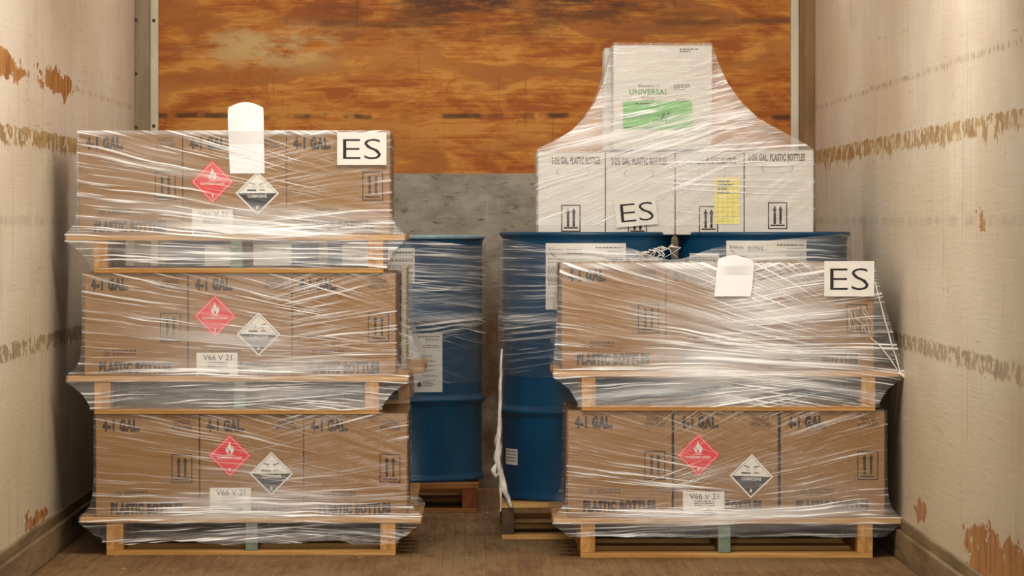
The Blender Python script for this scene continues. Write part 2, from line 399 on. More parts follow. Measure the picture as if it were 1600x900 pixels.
def greek(mb, x0, z0, x1, z1, rows, y, mi, rng, ragged=True):
    """lines too small to read: broken dashes of text"""
    h = (z1 - z0) / rows
    for r in range(rows):
        zt = z1 - r * h; x = x0
        end = x1 if not ragged else lerp(x0, x1, rng.uniform(0.55, 1.0))
        while x < end:
            wd = rng.uniform(0.004, 0.012)
            mb.rect(x, zt - h * 0.55, min(x + wd, end), zt, y, mi)
            x += wd + 0.0025

# ------------------------------------------------------------------ the trailer
YB = 15.6; WX = 1.272; HC = 2.7; Y0 = -0.4
def struct(o, label=None, cat=None):
    o['kind'] = 'structure'
    if label: o['label'] = label
    return o
b = MB(); b.box(-WX - .05, WX + .05, Y0, YB + .05, -0.05, 0.0); struct(b.build('floor', M['floor']), 'worn brown plank floor of the trailer')
b = MB(); b.box(-WX - .05, -WX, Y0, YB + .05, 0.0, HC); struct(b.build('wall_left', M['wall_l']), 'scuffed off-white left wall panel of the trailer')
b = MB(); b.box(WX, WX + .05, Y0, YB + .05, 0.0, HC); struct(b.build('wall_right', M['wall_r']), 'scuffed off-white right wall panel of the trailer')
b = MB(); b.box(-WX, WX, YB, YB + .05, 0.0, HC); struct(b.build('wall_back', M['ply']), 'orange brown plywood front wall of the trailer')
b = MB(); b.box(-WX - .05, WX + .05, Y0, YB + .05, HC, HC + .05); struct(b.build('ceiling', M['ceil']), 'pale trailer roof lining')
s_b = F / YB
zsc = Z(271, YB)
b = MB(); b.cbox(X(248, YB), X(1235, YB), YB - .006, YB, 0.0, zsc, .001); struct(b.build('trim_1', M['scuff']), 'scuffed grey steel plate under the plywood')
def post(name, a, c, th, mat, label):
    m = MB(); m.cbox(a, c, YB - th, YB, 0.0, HC, .003); return struct(m.build(name, mat), label)
p_l = post('trim_2', -WX, X(235, YB), .05, M['dark_post'], 'grimy grey corner post at left of the plywood')
post('trim_3', X(235, YB), X(248, YB), .02, M['alu'], 'pale aluminium strip at left edge of the plywood')
post('trim_4', X(1235, YB), X(1248, YB), .02, M['alu'], 'pale aluminium strip at right edge of the plywood')
post('trim_5', X(1248, YB), WX, .05, M['brown_post'], 'brown corner post at right of the plywood')
for (px, yy, th, zs) in ((213, 0, .05, [1.15 + .2 * i for i in range(8)]), (241, 0, .02, [1.355, 1.75])):
    for zz in zs:
        bm = bmesh.new(); bmesh.ops.create_uvsphere(bm, u_segments=10, v_segments=6, radius=.007)
        m = MB(); xc = X(px, YB) + (.003 if px == 213 else 0)
        m.add([(v.co.x + xc, v.co.y * .5 + YB - th, v.co.z + zz) for v in bm.verts], [[v.index for v in f.verts] for f in bm.faces]); bm.free()
        o = m.build('rivet', M['rivet'], p_l, True)
for sgn, nm, lb in ((-1, 'baseboard_left', 'left'), (1, 'baseboard_right', 'right')):
    m = MB(); a, c = sorted((sgn * WX, sgn * (WX - .022)))
    m.cbox(a, c, Y0, YB - .05, 0.0, .085, .004)
    a, c = sorted((sgn * WX, sgn * (WX - .010)))
    m.cbox(a, c, Y0, YB - .05, .085, .115, .003)
    struct(m.build(nm, M['kick']), 'scraped brown kick plate along the ' + lb + ' wall')
m = MB()
for yy in (10.5, 14.2):   # unseen roof lamp housings above the frame, far one for the added lamp
    m2 = MB(); m2.cbox(-.98, .98, yy - .28, yy + .28, HC - .03, HC, .01)
    o = m2.build('trim_6' if yy < 11 else 'trim_7', M['ceil']); struct(o, 'flat unseen roof lamp housing')

# ------------------------------------------------------------------ pallets
def pallet(label, x0, x1, y0, depth, z0, h, strs, mats=('pine', 'pine_end', 'teal'), nb=5, group=None, bx=None):
    """x0..x1 deck, strs = stringer x spans (left, middle, right)"""
    cx = (x0 + x1) / 2
    r = thing('wooden_pallet', (cx, y0 + depth / 2, z0), label, 'pallet', group)
    rng = random.Random(label)
    td, bd = .017, .015
    y_a = -depth / 2
    pitch = depth / nb; bw = min(.095, pitch * .84)
    for i in range(nb):
        yc = lerp(y_a + bw / 2, depth / 2 - bw / 2, i / (nb - 1))
        m = MB(); e = .004 * rng.uniform(-1, 1) if i else 0
        m.cbox(x0 - cx + e, x1 - cx + e, yc - bw / 2, yc + bw / 2, h - td, h, .002)
        m.build('deck_board', M[mats[0]], r)
    for k, (a, c) in enumerate(strs):
        m = MB(); m.cbox(a - cx, c - cx, y_a + .004, depth / 2 - .004, bd, h - td, .002)
        if k == 1:
            for q in range(3):   # painted end of the middle runner
                pass
        o = m.build('stringer', M[mats[1]], r)
        if k == 1 and mats[2] == 'teal':
            m = MB(); m.cbox(a - cx - .001, c - cx + .001, y_a + .0005, y_a + .055, bd + .0005, h - td - .0005, .002)
            m.build('painted_end', M['teal'], o)['label'] = 'grey green painted stringer end'
    ba, bc = bx if bx else (strs[0][0], strs[-1][1])
    for i in range(3):
        yc = lerp(y_a + bw / 2 + .002, depth / 2 - bw / 2, i / 2)
        m = MB(); m.cbox(ba - cx, bc - cx, yc - bw / 2, yc + bw / 2, 0.0, bd, .002)
        m.build('bottom_board', M[mats[0]], r)
    return r

# ------------------------------------------------------------------ cartons of four bottles
BW = 0.3092
LYF = F / 523.0      # front plane of the left stack
RYF = F / 527.0      # front plane of the right stack
SD = 0.66            # depth of these two stacks
def carton_meshes(h, u):
    """u = metres per photo pixel; shared meshes of one carton size"""
    W = BW; D = 0.308; out = {}
    m = MB(); m.cbox(-W / 2, W / 2, 0, D, 0, h - .003, .004)
    m.cbox(-W / 2 + .001, W / 2 - .001, .001, D / 2 - .0015, h - .0035, h, .001)
    m.cbox(-W / 2 + .001, W / 2 - .001, D / 2 + .0015, D - .001, h - .0035, h, .001)
    out['body'] = (m, M['card'])
    L, T = -W / 2, h - .002
    P = lambda x, y: (L + x * u, T - y * u)
    def txt(s, xa, ya, xb, yb, bold=.02):
        m = MB(); a = P(xa, yb); c = P(xb, ya); put_text(m, s, a[0], a[1], c[0], c[1], -.0008, 0, bold); return m
    out['volume_marking'] = (txt('4-1 GAL.', 11, 7, 70, 27, .072), M['ink'])
    m = txt('HANDLE', 124, 8, 149, 15, .03); m2 = txt('WITH CARE', 120, 17, 153, 24, .03)
    m.add(m2.v, m2.f)
    out['care_marking'] = (m, M['ink_faint'])
    out['contents_marking'] = (txt('PLASTIC BOTTLES', 24, 139, 138, 158, .072), M['ink'])
    m = MB(); rng = random.Random(4)
    cx, cz = P(36, 126)
    ring = [(cx + 5 * u * math.cos(t * PI / 8), cz + 5 * u * math.sin(t * PI / 8)) for t in range(16)]
    rin = [(cx + 3.9 * u * math.cos(t * PI / 8), cz + 3.9 * u * math.sin(t * PI / 8)) for t in range(16)]
    for t in range(16):
        q = (t + 1) % 16
        m.poly([ring[t], ring[q], rin[q], rin[t]], -.0008)
    m.rect(cx - u, cz - 2.6 * u, cx + u, cz + 2.6 * u, -.0008)
    a = P(45, 131); c = P(82, 121)
    greek(m, a[0], a[1], c[0], c[1], 2, -.0008, 0, rng, False)
    out['maker_marking'] = (m, M['ink_faint'])
    m = MB()
    def rc(xa, ya, xb, yb):
        a = P(xa, yb); c = P(xb, ya); m.rect(a[0], a[1], c[0], c[1], -.0008)
    rc(120, 62, 153, 63.6); rc(120, 106, 153, 107.6); rc(120, 62, 121.6, 107.6); rc(151.4, 62, 153, 107.6)
    rc(125, 101, 148, 103)
    for ax in (131.5, 141.8):
        rc(ax - 1.9, 74, ax + 1.9, 98.5)
        m.poly([P(ax - 3.8, 74.5), P(ax + 3.8, 74.5), P(ax, 67)], -.0008)
    out['up_arrows_symbol'] = (m, M['ink'])
    return out
_cm = {}
def carton(label, xc, y, z, h, printed=True, group=None):
    key = round(h, 4)
    if key not in _cm:
        _cm[key] = {}
        for k, (m, mt) in carton_meshes(h, BW / 163.5).items():
            me = bpy.data.meshes.new('carton_' + k); me.from_pydata(m.v, [], m.f); me.materials.append(mt); me.update()
            _cm[key][k] = me
    r = thing('cardboard_carton', (xc, y, z), label, 'carton', group)
    for k, me in _cm[key].items():
        if k != 'body' and not printed: continue
        link(k, me, r)
    return r

U = BW / 163.5
def hazard_flammable(parent, x, z, rot=0.0):
    """x, z: centre of the diamond in the carton's own frame"""
    R = 34.5 * U; m = MB(); y0 = -.0012
    dia = lambda r, dx=0, dz=0: [(dx, dz - r), (dx + r, dz), (dx, dz + r), (dx - r, dz)]
    m.poly(dia(R), y0, 0)
    q, q2 = R * .90, R * .875
    A, B = dia(q), dia(q2)
    for i in range(4):
        j = (i + 1) % 4; m.poly([A[i], A[j], B[j], B[i]], y0 - .0006, 1)
    fl = [(-.02, 0), (-.10, .04), (-.17, .13), (-.19, .24), (-.15, .33), (-.13, .25), (-.09, .22), (-.10, .34), (-.05, .46), (-.01, .60),
          (.02, .46), (.07, .40), (.075, .30), (.10, .32), (.115, .40), (.17, .30), (.185, .20), (.16, .10), (.10, .03), (.02, 0)]
    fl = [(a * R, (b + .06) * R) for a, b in fl]
    # split into triangles fan from the flame's heart
    hx, hz = 0, .20 * R
    for i in range(len(fl)):
        a, c = fl[i], fl[(i + 1) % len(fl)]
        m.poly([a, (hx, hz), c], y0 - .0006, 1)
    inn = [(-.03, .02), (-.06, .08), (-.045, .14), (-.005, .22), (.01, .16), (.05, .12), (.05, .06), (.02, .02)]
    m.poly([(a * R, (b + .06) * R) for a, b in reversed(inn)], y0 - .0010, 0)
    m.rect(-.20 * R, .015 * R, .20 * R, .04 * R, y0 - .0006, 1)
    put_text(m, 'FLAMMABLE LIQUID', -.56 * R, -.16 * R, .56 * R, -.04 * R, y0 - .0006, 1, .02)
    put_text(m, '3', -.05 * R, -.72 * R, .05 * R, -.56 * R, y0 - .0006, 1, .02)
    o = m.build('flammable_diamond_label', [M['red'], M['lab']], parent, loc=(x, 0, z)); o.rotation_euler[1] = rot
    o['label'] = 'red diamond label with white flame'
    return o
def hazard_corrosive(parent, x, z, rot=0.0):
    R = 34.5 * U; m = MB(); y0 = -.0012
    dia = lambda r: [(0, -r), (r, 0), (0, r), (-r, 0)]
    m.poly(dia(R), y0, 0)
    A, B = dia(R * .90), dia(R * .875)
    for i in range(4):
        j = (i + 1) % 4; m.poly([A[i], A[j], B[j], B[i]], y0 - .0005, 1)
    q = R * .875
    m.poly([(0, -q), (q, 0), (-q, 0)], y0 - .0005, 1)
    # two tilted test tubes pouring, a bar and a hand below them
    def tube(x0, z0, x1, z1, wd):
        d = Vector((x1 - x0, z1 - z0)).normalized(); nx, nz = -d.y * wd, d.x * wd
        m.poly([(x0 - nx, z0 - nz), (x1 - nx, z1 - nz), (x1 + nx, z1 + nz), (x0 + nx, z0 + nz)], y0 - .0005, 1)
    tube(-.36 * R, .47 * R, -.10 * R, .40 * R, .022 * R); tube(.34 * R, .47 * R, .08 * R, .40 * R, .022 * R)
    tube(-.12 * R, .36 * R, -.12 * R, .24 * R, .008 * R); tube(-.20 * R, .34 * R, -.20 * R, .22 * R, .008 * R)
    tube(.14 * R, .36 * R, .14 * R, .26 * R, .008 * R); tube(.22 * R, .34 * R, .22 * R, .24 * R, .008 * R)
    m.rect(-.46 * R, .10 * R, -.04 * R, .17 * R, y0 - .0005, 1)
    m.poly([(.06 * R, .12 * R), (.40 * R, .12 * R), (.34 * R, .16 * R), (.24 * R, .20 * R), (.14 * R, .18 * R)], y0 - .0005, 2)
    put_text(m, 'CORROSIVE', -.44 * R, -.20 * R, .44 * R, -.06 * R, y0 - .0010, 0, .02)
    put_text(m, '8', -.055 * R, -.74 * R, .055 * R, -.58 * R, y0 - .0010, 0, .02)
    o = m.build('corrosive_diamond_label', [M['lab'], M['black'], M['label_ink']], parent, loc=(x, 0, z)); o.rotation_euler[1] = rot
    o['label'] = 'white and black corrosive diamond label'
    return o
def lot_label(parent, x0, z1, rot=0.0, wpx=65, hpx=40):
    """x0, z1 = upper left corner in the carton's frame"""
    m = MB(); W, H = wpx * U, hpx * U; y0 = -.0012
    m.rect(0, -H, W, 0, y0, 0)
    put_text(m, 'V66 V 21', .16 * W, -.30 * H, .86 * W, -.08 * H, y0 - .0006, 1, .0)
    rng = random.Random(3)
    greek(m, .28 * W, -.60 * H, .76 * W, -.36 * H, 3, y0 - .0006, 2, rng, False)
    m.rect(.04 * W, -.96 * H, .80 * W, -.80 * H, y0 - .0006, 2)
    greek(m, .45 * W, -.76 * H, .70 * W, -.70 * H, 1, y0 - .0006, 2, rng, False)
    o = m.build('lot_number_label', [M['lab'], M['black'], M['grey_ink']], parent, loc=(x0, 0, z1)); o.rotation_euler[1] = rot
    o['label'] = 'white paper label reading V66 V 21'
    return o
def es_sign(parent, x0, z0, x1, z1, y=-.0175, rot=0.0, tx=(.12, .18, .89, .80)):
    """sheet on the outside of the film; corners given in the parent's frame"""
    W, H = x1 - x0, z1 - z0
    m = MB(); m.box(-W / 2, W / 2, -.0003, .0003, -H / 2, H / 2, 0)
    put_text(m, 'ES', lerp(-W / 2, W / 2, tx[0]), lerp(-H / 2, H / 2, tx[1]), lerp(-W / 2, W / 2, tx[2]), lerp(-H / 2, H / 2, tx[3]), -.0010, 1, -.014)
    o = m.build('letter_sign', [M['lab'], M['black']], parent, loc=((x0 + x1) / 2, y, (z0 + z1) / 2)); o.rotation_euler[1] = rot
    o['label'] = 'white paper sign reading ES'
    return o

def stack_tier(side, tier, YF, z0, hp, hb, dk, st, xs, names, bt=None):
    """one pallet and the cartons on it; dk deck px span, st stringer px spans, xs carton px seams"""
    s = F / YF
    x = lambda p: (p - VX) / s
    pallet(names['pallet'], x(dk[0]), x(dk[1]), YF, SD, z0, hp, [(x(a), x(c)) for a, c in st])
    row = []
    for i in range(3):
        xc = (x(xs[i]) + x(xs[i + 1])) / 2
        row.append(carton(names['cartons'][i], xc, YF + .016, z0 + hp, hb))
    for i in (0, 2):
        xc = (x(xs[i]) + x(xs[i + 1])) / 2
        carton('plain brown carton tucked behind a front carton of the ' + side + ' stack', xc, YF + .016 + .314, z0 + hp, hb, False,
               'back row cartons of the ' + side + ' stack')
    return row

hpL, hbL = .114, .308
hpR, hbR = .118, .318
# left stack, bottom to top
L1 = stack_tier('left', 0, LYF, 0.0, hpL, hbL, (125, 658), ((166, 192), (384, 402), (594, 618)), (148, 311, 474, 636), {
    'pallet': 'wooden pallet on the floor carrying the left stack',
    'cartons': ['brown carton without hazard stickers at left end of the left stack\'s bottom tier',
                'brown carton with hazard diamonds in the left stack\'s bottom tier',
                'brown carton without hazard stickers at right end of the left stack\'s bottom tier']})
L2 = stack_tier('left', 1, LYF, hpL + hbL, hpL, hbL, (105, 638), ((147, 172), (366, 383), (570, 592)), (130, 293, 456, 618), {
    'pallet': 'wooden pallet between the bottom and middle tiers of the left stack',
    'cartons': ['brown carton without hazard stickers at left end of the left stack\'s middle tier',
                'brown carton with hazard diamonds in the left stack\'s middle tier',
                'brown carton without hazard stickers at right end of the left stack\'s middle tier']})
L3 = stack_tier('left', 2, LYF, 2 * (hpL + hbL), hpL, hbL, (103, 632), ((146, 168), (361, 378), (575, 599)), (122, 285, 447, 609), {
    'pallet': 'wooden pallet between the middle and top tiers of the left stack',
    'cartons': ['brown carton without hazard stickers at left end of the left stack\'s top tier',
                'brown carton with hazard diamonds below the tall folded white paper',
                'brown carton with an ES sign at the left stack\'s top right corner']})
R1 = stack_tier('right', 0, RYF, 0.0, hpR, hbR, (865, 1408), ((907, 930), (1123, 1141), (1340, 1364)), (887, 1051, 1219, 1385), {
    'pallet': 'wooden pallet on the floor carrying the right stack of brown cartons',
    'cartons': ['brown carton without hazard stickers at left end of the right stack\'s bottom tier',
                'brown carton with hazard diamonds in the right stack\'s bottom tier',
                'brown carton without hazard stickers at right end of the right stack\'s bottom tier']})
R2 = stack_tier('right', 1, RYF, hpR + hbR, hpR, hbR, (866, 1412), ((909, 931), (1126, 1143), (1346, 1368)), (877, 1041, 1204, 1366), {
    'pallet': 'wooden pallet between the two carton tiers of the right stack',
    'cartons': ['brown carton at left end of the right stack\'s upper tier, before the blue drum',
                'brown carton under the folded white paper in the right stack\'s upper tier',
                'brown carton with an ES sign at the right stack\'s top right corner']})
def loc_px(c, YF, px, py):
    s = F / (YF + .016)
    return ((px - VX) / s - c.location.x, CH - (py - VY) / s - c.location.z)
for row, YF, red, cor, lot in ((L1, LYF, (359, 712), (424, 740), (328, 762)), (L2, LYF, (336, 494), (404, 522), (307, 551)),
                               (L3, LYF, (332, 284), (402, 302), (300, 327)), (R1, RYF, (1091, 711), (1174, 744), (1067, 768))):
    c = row[1]
    hazard_flammable(c, *loc_px(c, YF, *red)); hazard_corrosive(c, *loc_px(c, YF, *cor), rot=.03 if row is R1 else 0.0)
    lot_label(c, *loc_px(c, YF, *lot))
    for ch in list(c.children):       # the corrosive label covers this carton's arrows
        if ch.name.startswith('up_arrows_symbol'): bpy.data.objects.remove(ch)
a = loc_px(L3[2], LYF, 527, 258); c_ = loc_px(L3[2], LYF, 604, 207); es_sign(L3[2], a[0], a[1], c_[0], c_[1])
a = loc_px(R2[2], RYF, 1287, 463); c_ = loc_px(R2[2], RYF, 1365, 408); es_sign(R2[2], a[0], a[1], c_[0], c_[1])

# ------------------------------------------------------------------ folded papers tucked in the film on top
def curled_sheet(label, YF, pts, top_curl, yoff):
    """pts: px outline rows (y, xl, xr) top to bottom; the sheet rises above the carton and bulges"""
    s = F / YF; m = MB(); n = 14; rows = []
    z0 = CH - (pts[-1][0] - VY) / s; xc = ((pts[-1][1] + pts[-1][2]) / 2 - VX) / s
    for (py, xl, xr) in pts:
        r = []
        for i in range(n + 1):
            t = i / n; px = lerp(xl, xr, t)
            zz = CH - (py - VY) / s
            arch = top_curl(py) * math.sin(PI * t)
            r.append(((px - VX) / s - xc, yoff(py) + .010 * (-math.sin(PI * t)) * (1 if py < pts[-1][0] - 40 else .10), zz - z0 + arch))
        rows.append(r)
    vs = [p for r in rows for p in r]; k = n + 1; nr = len(rows)
    fs = [(a * k + i, (a + 1) * k + i, (a + 1) * k + i + 1, a * k + i + 1) for a in range(nr - 1) for i in range(n)]
    N = len(vs); vs2 = [(p[0], p[1] + .0016, p[2]) for p in vs]
    fb = [tuple(N + q for q in reversed(f)) for f in fs]
    rim = [(i, i + 1, N + i + 1, N + i) for i in range(n)] + [(N + (nr - 1) * k + i, N + (nr - 1) * k + i + 1, (nr - 1) * k + i + 1, (nr - 1) * k + i) for i in range(n)]
    rim += [(a * k, N + a * k, N + (a + 1) * k, (a + 1) * k) for a in range(nr - 1)] + [(N + a * k + n, a * k + n, (a + 1) * k + n, N + (a + 1) * k + n) for a in range(nr - 1)]
    m.add(vs + vs2, fs + fb + rim)
    o = m.build('folded_paper', M['paper'], None, False, (xc, YF + .002, z0))
    return tag(o, label, 'paper')
curled_sheet('tall folded white paper sticking up over the left stack', LYF,
             [(168, 357, 411), (172, 356, 411.5), (185, 356, 412), (205, 356.5, 412), (225, 357, 412), (250, 358, 412.5), (271, 359, 413)],
             lambda py: .016 if py < 180 else (.006 if py < 200 else 0), lambda py: .0105 if py > 215 else -.003)
curled_sheet('folded white paper at top of the right stack\'s upper tier', RYF,
             [(404, 1124, 1166), (407, 1122, 1176), (415, 1121, 1178), (430, 1119, 1177), (450, 1117.5, 1175), (463, 1116, 1173)],
             lambda py: .010 if py < 406 else (.006 if py < 410 else 0), lambda py: -.004)

# ------------------------------------------------------------------ blue steel drums
DR, DH = .2785, .850
def drum_meshes():
    prof = [(.0, .006), (DR - .02, .006), (DR - .008, 0.0), (DR, .002), (DR + .001, .010), (DR - .006, .018), (DR - .008, .03)]
    for zc in (.33 * DH, .66 * DH):
        prof += [(DR - .008, zc - .022), (DR - .006, zc - .014), (DR + .004, zc - .005), (DR + .006, zc), (DR + .004, zc + .005), (DR - .006, zc + .014), (DR - .008, zc + .022)]
    prof += [(DR - .008, DH - .03), (DR - .006, DH - .018), (DR + .001, DH - .012)]
    n = 96
    def lathe(pr):
        m = MB(); vs = []; fs = []
        for r, z in pr:
            for i in range(n):
                t = 2 * PI * i / n; vs.append((r * math.sin(t), -r * math.cos(t), z))
        for a in range(len(pr) - 1):
            for i in range(n):
                j = (i + 1) % n
                fs.append((a * n + i, a * n + j, (a + 1) * n + j, (a + 1) * n + i))
        m.add(vs, fs); return m
    body = lathe(prof)
    rim = lathe([(DR + .001, DH - .012), (DR + .003, DH - .008), (DR + .002, DH - .001), (DR - .003, DH), (DR - .007, DH - .003), (DR - .010, DH - .014)])
    lid = lathe([(DR - .010, DH - .014), (DR - .03, DH - .016), (.09, DH - .013), (.0005, DH - .013)])
    return body, rim, lid
_dm = drum_meshes(); _dme = {}
for nm, m, mt in (('drum_body', _dm[0], M['drum']), ('top_rim', _dm[1], M['drum']), ('lid', _dm[2], M['drum_lid'])):
    me = bpy.data.meshes.new(nm); me.from_pydata(m.v, [], m.f); me.materials.append(mt)
    me.polygons.foreach_set('use_smooth', [True] * len(m.f)); me.update(); _dme[nm] = me
rimL = _dme['top_rim'].copy(); rimL.materials[0] = M['drum_lid']
def drum(label, x, y, z, pale=False):
    r = thing('steel_drum', (x, y, z), label, 'drum', None)
    for nm in ('drum_body', 'top_rim', 'lid'):
        o = link(nm, rimL if (pale and nm == 'top_rim') else _dme[nm], r)
    bm = bmesh.new(); bmesh.ops.create_cone(bm, cap_ends=True, segments=16, radius1=.034, radius2=.03, depth=.010)
    m = MB(); m.add([(v.co.x + .12, v.co.y + .12, v.co.z + DH - .008) for v in bm.verts], [[v.index for v in f.verts] for f in bm.faces]); bm.free()
    m.build('bung_cap', M['drum_lid'], r)
    return r
def wrap_label(parent, name, a0, a1, zt, zb, draw, mats, label=None, R=DR - .0065):
    """sheet glued round the drum between angles a0..a1 (degrees from the front)"""
    W = math.radians(a1 - a0) * R; H = zt - zb
    m = MB(); n = 20
    for i in range(n): m.rect(W * i / n, 0, W * (i + 1) / n, H, 0, 0)
    if draw: draw(m, W, H)
    vs = []
    for (x, y, z) in m.v:
        t = math.radians(a0) + x / R; r = R - y
        vs.append((r * math.sin(t), -r * math.cos(t), zb + z))
    m.v = vs
    o = m.build(name, mats, parent)
    if label: o['label'] = label
    return o
LABM = [M['lab'], M['label_ink'], M['grey_ink'], M['black']]
def draw_maker_label(m, W, H):
    y = -.0006; rng = random.Random(8)
    put_text(m, 'Arizona', .04 * W, .865 * H, .22 * W, .935 * H, y, 2, .006)
    for k in range(5):
        m.rect((.05 + k * .012) * W, (.845 - k * .012) * H, (.09 + k * .012) * W, (.853 - k * .012) * H, y, 1)
    greek(m, .27 * W, .83 * H, .56 * W, .91 * H, 4, y, 1, rng)
    greek(m, .62 * W, .905 * H, .96 * W, .945 * H, 1, y, 2, rng, False)
    greek(m, .76 * W, .86 * H, .96 * W, .885 * H, 1, y, 1, rng, False)
    greek(m, .74 * W, .74 * H, .96 * W, .79 * H, 2, y, 1, rng, False)
    greek(m, .03 * W, .75 * H, .25 * W, .77 * H, 1, y, 2, rng, False)
    greek(m, .03 * W, .70 * H, .28 * W, .715 * H, 1, y, 2, rng, False)
    greek(m, .03 * W, .36 * H, .22 * W, .66 * H, 14, y, 1, rng)
    greek(m, .03 * W, .16 * H, .2 * W, .175 * H, 1, y, 1, rng, False)
def draw_sheet(m, W, H):
    y = -.0006; rng = random.Random(12)
    greek(m, .30 * W, .92 * H, .92 * W, .95 * H, 1, y, 2, rng, False)
    greek(m, .50 * W, .87 * H, .92 * W, .90 * H, 1, y, 2, rng, False)
    greek(m, .42 * W, .74 * H, .90 * W, .80 * H, 2, y, 1, rng, False)
    for zz in (.62, .54, .46, .38, .29):
        greek(m, .38 * W, (zz - .035) * H, .92 * W, (zz + .005) * H, 2, y, 1, rng)
    greek(m, .42 * W, .09 * H, .8 * W, .20 * H, 5, y, 1, rng)
    for cx in (.14, .32):
        m.poly([(cx * W + .009 * math.cos(t * PI / 6), .13 * H + .009 * math.sin(t * PI / 6)) for t in range(12)], y, 2)
def draw_code(m, W, H):
    y = -.0006; rng = random.Random(2)
    greek(m, .08 * W, .1 * H, .95 * W, .9 * H, 4, y, 1, rng, False)

# pallet and two drums on the right
DYF = F / 498.0
xr = lambda p: X(p, DYF)
PH = .115
pallet('wooden pallet under the two blue drums on the right', xr(783), xr(1342), DYF, 1.0, 0.0, PH,
       [(xr(784), xr(803)), (xr(1052), xr(1072)), (xr(1322), xr(1341))], ('pine', 'dark_wood', 'dark_wood'))
YDR = 13.35
d1 = drum('blue steel drum beside the gap, behind the right stack\'s left end', .3594, YDR, PH)
d2 = drum('blue steel drum nearest the right wall, behind the right stack', .9225, YDR, PH)
zr = lambda py: Z(py, 13.09) - PH
wrap_label(d1, 'maker_label', -30, 25.3, zr(380), zr(484), draw_maker_label, LABM, 'white printed label on the drum')
wrap_label(d2, 'maker_label', -28.6, 26.7, zr(376), zr(480), draw_maker_label, LABM, 'white printed label on the drum')
wrap_label(d1, 'code_label', 28.5, 60, zr(403), zr(452), draw_code, LABM, 'white printed code label')
wrap_label(d2, 'code_label', -62, -34, zr(396), zr(452), draw_code, LABM, 'white printed code label')
wrap_label(d1, 'small_label', -73, -55.5, zr(709) + .008, zr(734) + .008, draw_code, LABM, 'small white square label')
# pallet and two drums on the left, far back
EYF = F / 456.0
xe = lambda p: X(p, EYF)
EH = .100
pallet('dim wooden pallet under the blue drums far back, left of the centre gap', xe(250), xe(748), EYF, 1.15, 0.0, EH,
       [(xe(252), xe(275)), (xe(486), xe(506)), (xe(722), xe(745))], ('old_pine', 'red_pine', 'red_pine'))
YDL = 14.56
e1 = drum('blue steel drum far back, showing between left stack and centre gap', -.2450, YDL, EH, True)
e2 = drum('blue steel drum hidden behind the left stack, glimpsed through its top pallet', -.815, YDL, EH, True)
ze = lambda py: Z(py, 14.29) - EH
wrap_label(e1, 'data_sheet', 3, 29.3, ze(521), ze(613), draw_sheet, LABM, 'white printed data sheet')
wrap_label(e1, 'maker_label', -52, -26, ze(382), ze(470), draw_sheet, LABM, 'white printed label on the drum')
wrap_label(e1, 'code_label', -20, 8, ze(388), ze(440), draw_code, LABM, 'white printed code label')
wrap_label(e2, 'maker_label', -25, 42, ze(382), ze(470), draw_sheet, LABM, 'white printed label on the drum')

# ------------------------------------------------------------------ wrapped load standing between the left stack and the far drums
BY = 13.15
xb = lambda p: X(p, BY)
BD = .92
zq = .42
pallet('wooden pallet on the floor behind the left stack', -1.16, xb(652), BY, BD, 0.0, .114, [(-1.10, -1.06), (-.68, -.64), (xb(628), xb(648))], ('pine', 'pine_end', 'pine_end'))
def plain_case(label, x0, x1, y0, y1, z0, z1):
    cx = (x0 + x1) / 2; r = thing('cardboard_case', (cx, y0, z0), label, 'carton')
    m = MB(); m.cbox(x0 - cx, x1 - cx, 0, y1 - y0, 0, z1 - z0 - .004, .005)
    m.build('body', M['card'], r)
    m = MB(); hd = (y1 - y0) / 2
    m.cbox(x0 - cx, x1 - cx, .001, hd - .002, z1 - z0 - .004, z1 - z0, .001); m.build('flap', M['card'], r)
    m = MB(); m.cbox(x0 - cx, x1 - cx, hd + .002, 2 * hd - .001, z1 - z0 - .004, z1 - z0, .001); m.build('flap', M['card'], r)
    return r
plain_case('wide brown case low down behind the left stack', -1.12, xb(633), BY + .03, BY + BD - .03, .114, zq)
pallet('wooden pallet behind the left stack, its deck end poking out beside the drum', -1.16, xb(663), BY, BD, zq, .116, [(-1.10, -1.06), (-.68, -.64), (xb(622), xb(640))], ('pine', 'pine_end', 'pine_end'))
plain_case('wide brown case on the pallet behind the left stack', -1.12, xb(624), BY + .03, BY + BD - .03, zq + .116, .835)
m = MB(); m.cbox(xb(627), xb(634.5), BY + .01, BY + .5, zq + .116, Z(418, BY), .002)
tag(m.build('corner_board', M['cream_wood']), 'pale upright board edge between the left stack and blue drum', 'board')

# ------------------------------------------------------------------ white cartons on the right drums
WYF = 13.20
sW = F / WYF
xw = lambda p: (p - VX) / sW
zw0 = PH + DH - .012 + .002
zD = PH + DH
def up_arrows(m, P):
    def rc(xa, ya, xb_, yb):
        a = P(xa, yb); c = P(xb_, ya); m.rect(a[0], a[1], c[0], c[1], -.0008)
    rc(0, 0, 30, 1.6); rc(0, 0, 1.6, 42); rc(28.4, 0, 30, 42); rc(0, 40.4, 30, 42); rc(4, 35, 26, 37)
    for ax in (10.5, 19.5):
        rc(ax - 1.9, 12, ax + 1.9, 34); m.poly([P(ax - 3.6, 12.5), P(ax + 3.6, 12.5), P(ax, 5)], -.0008)
ztops = (232, 236, 236, 226)
wl = ['white carton at left end of the row standing on the drums', 'white carton with a tilted ES sign on the drums',
      'white carton with a yellow slip taped on, standing on the drums', 'white carton at right end of the row standing on the drums']
wx = (840, 946, 1055, 1163, 1272)
WC = []
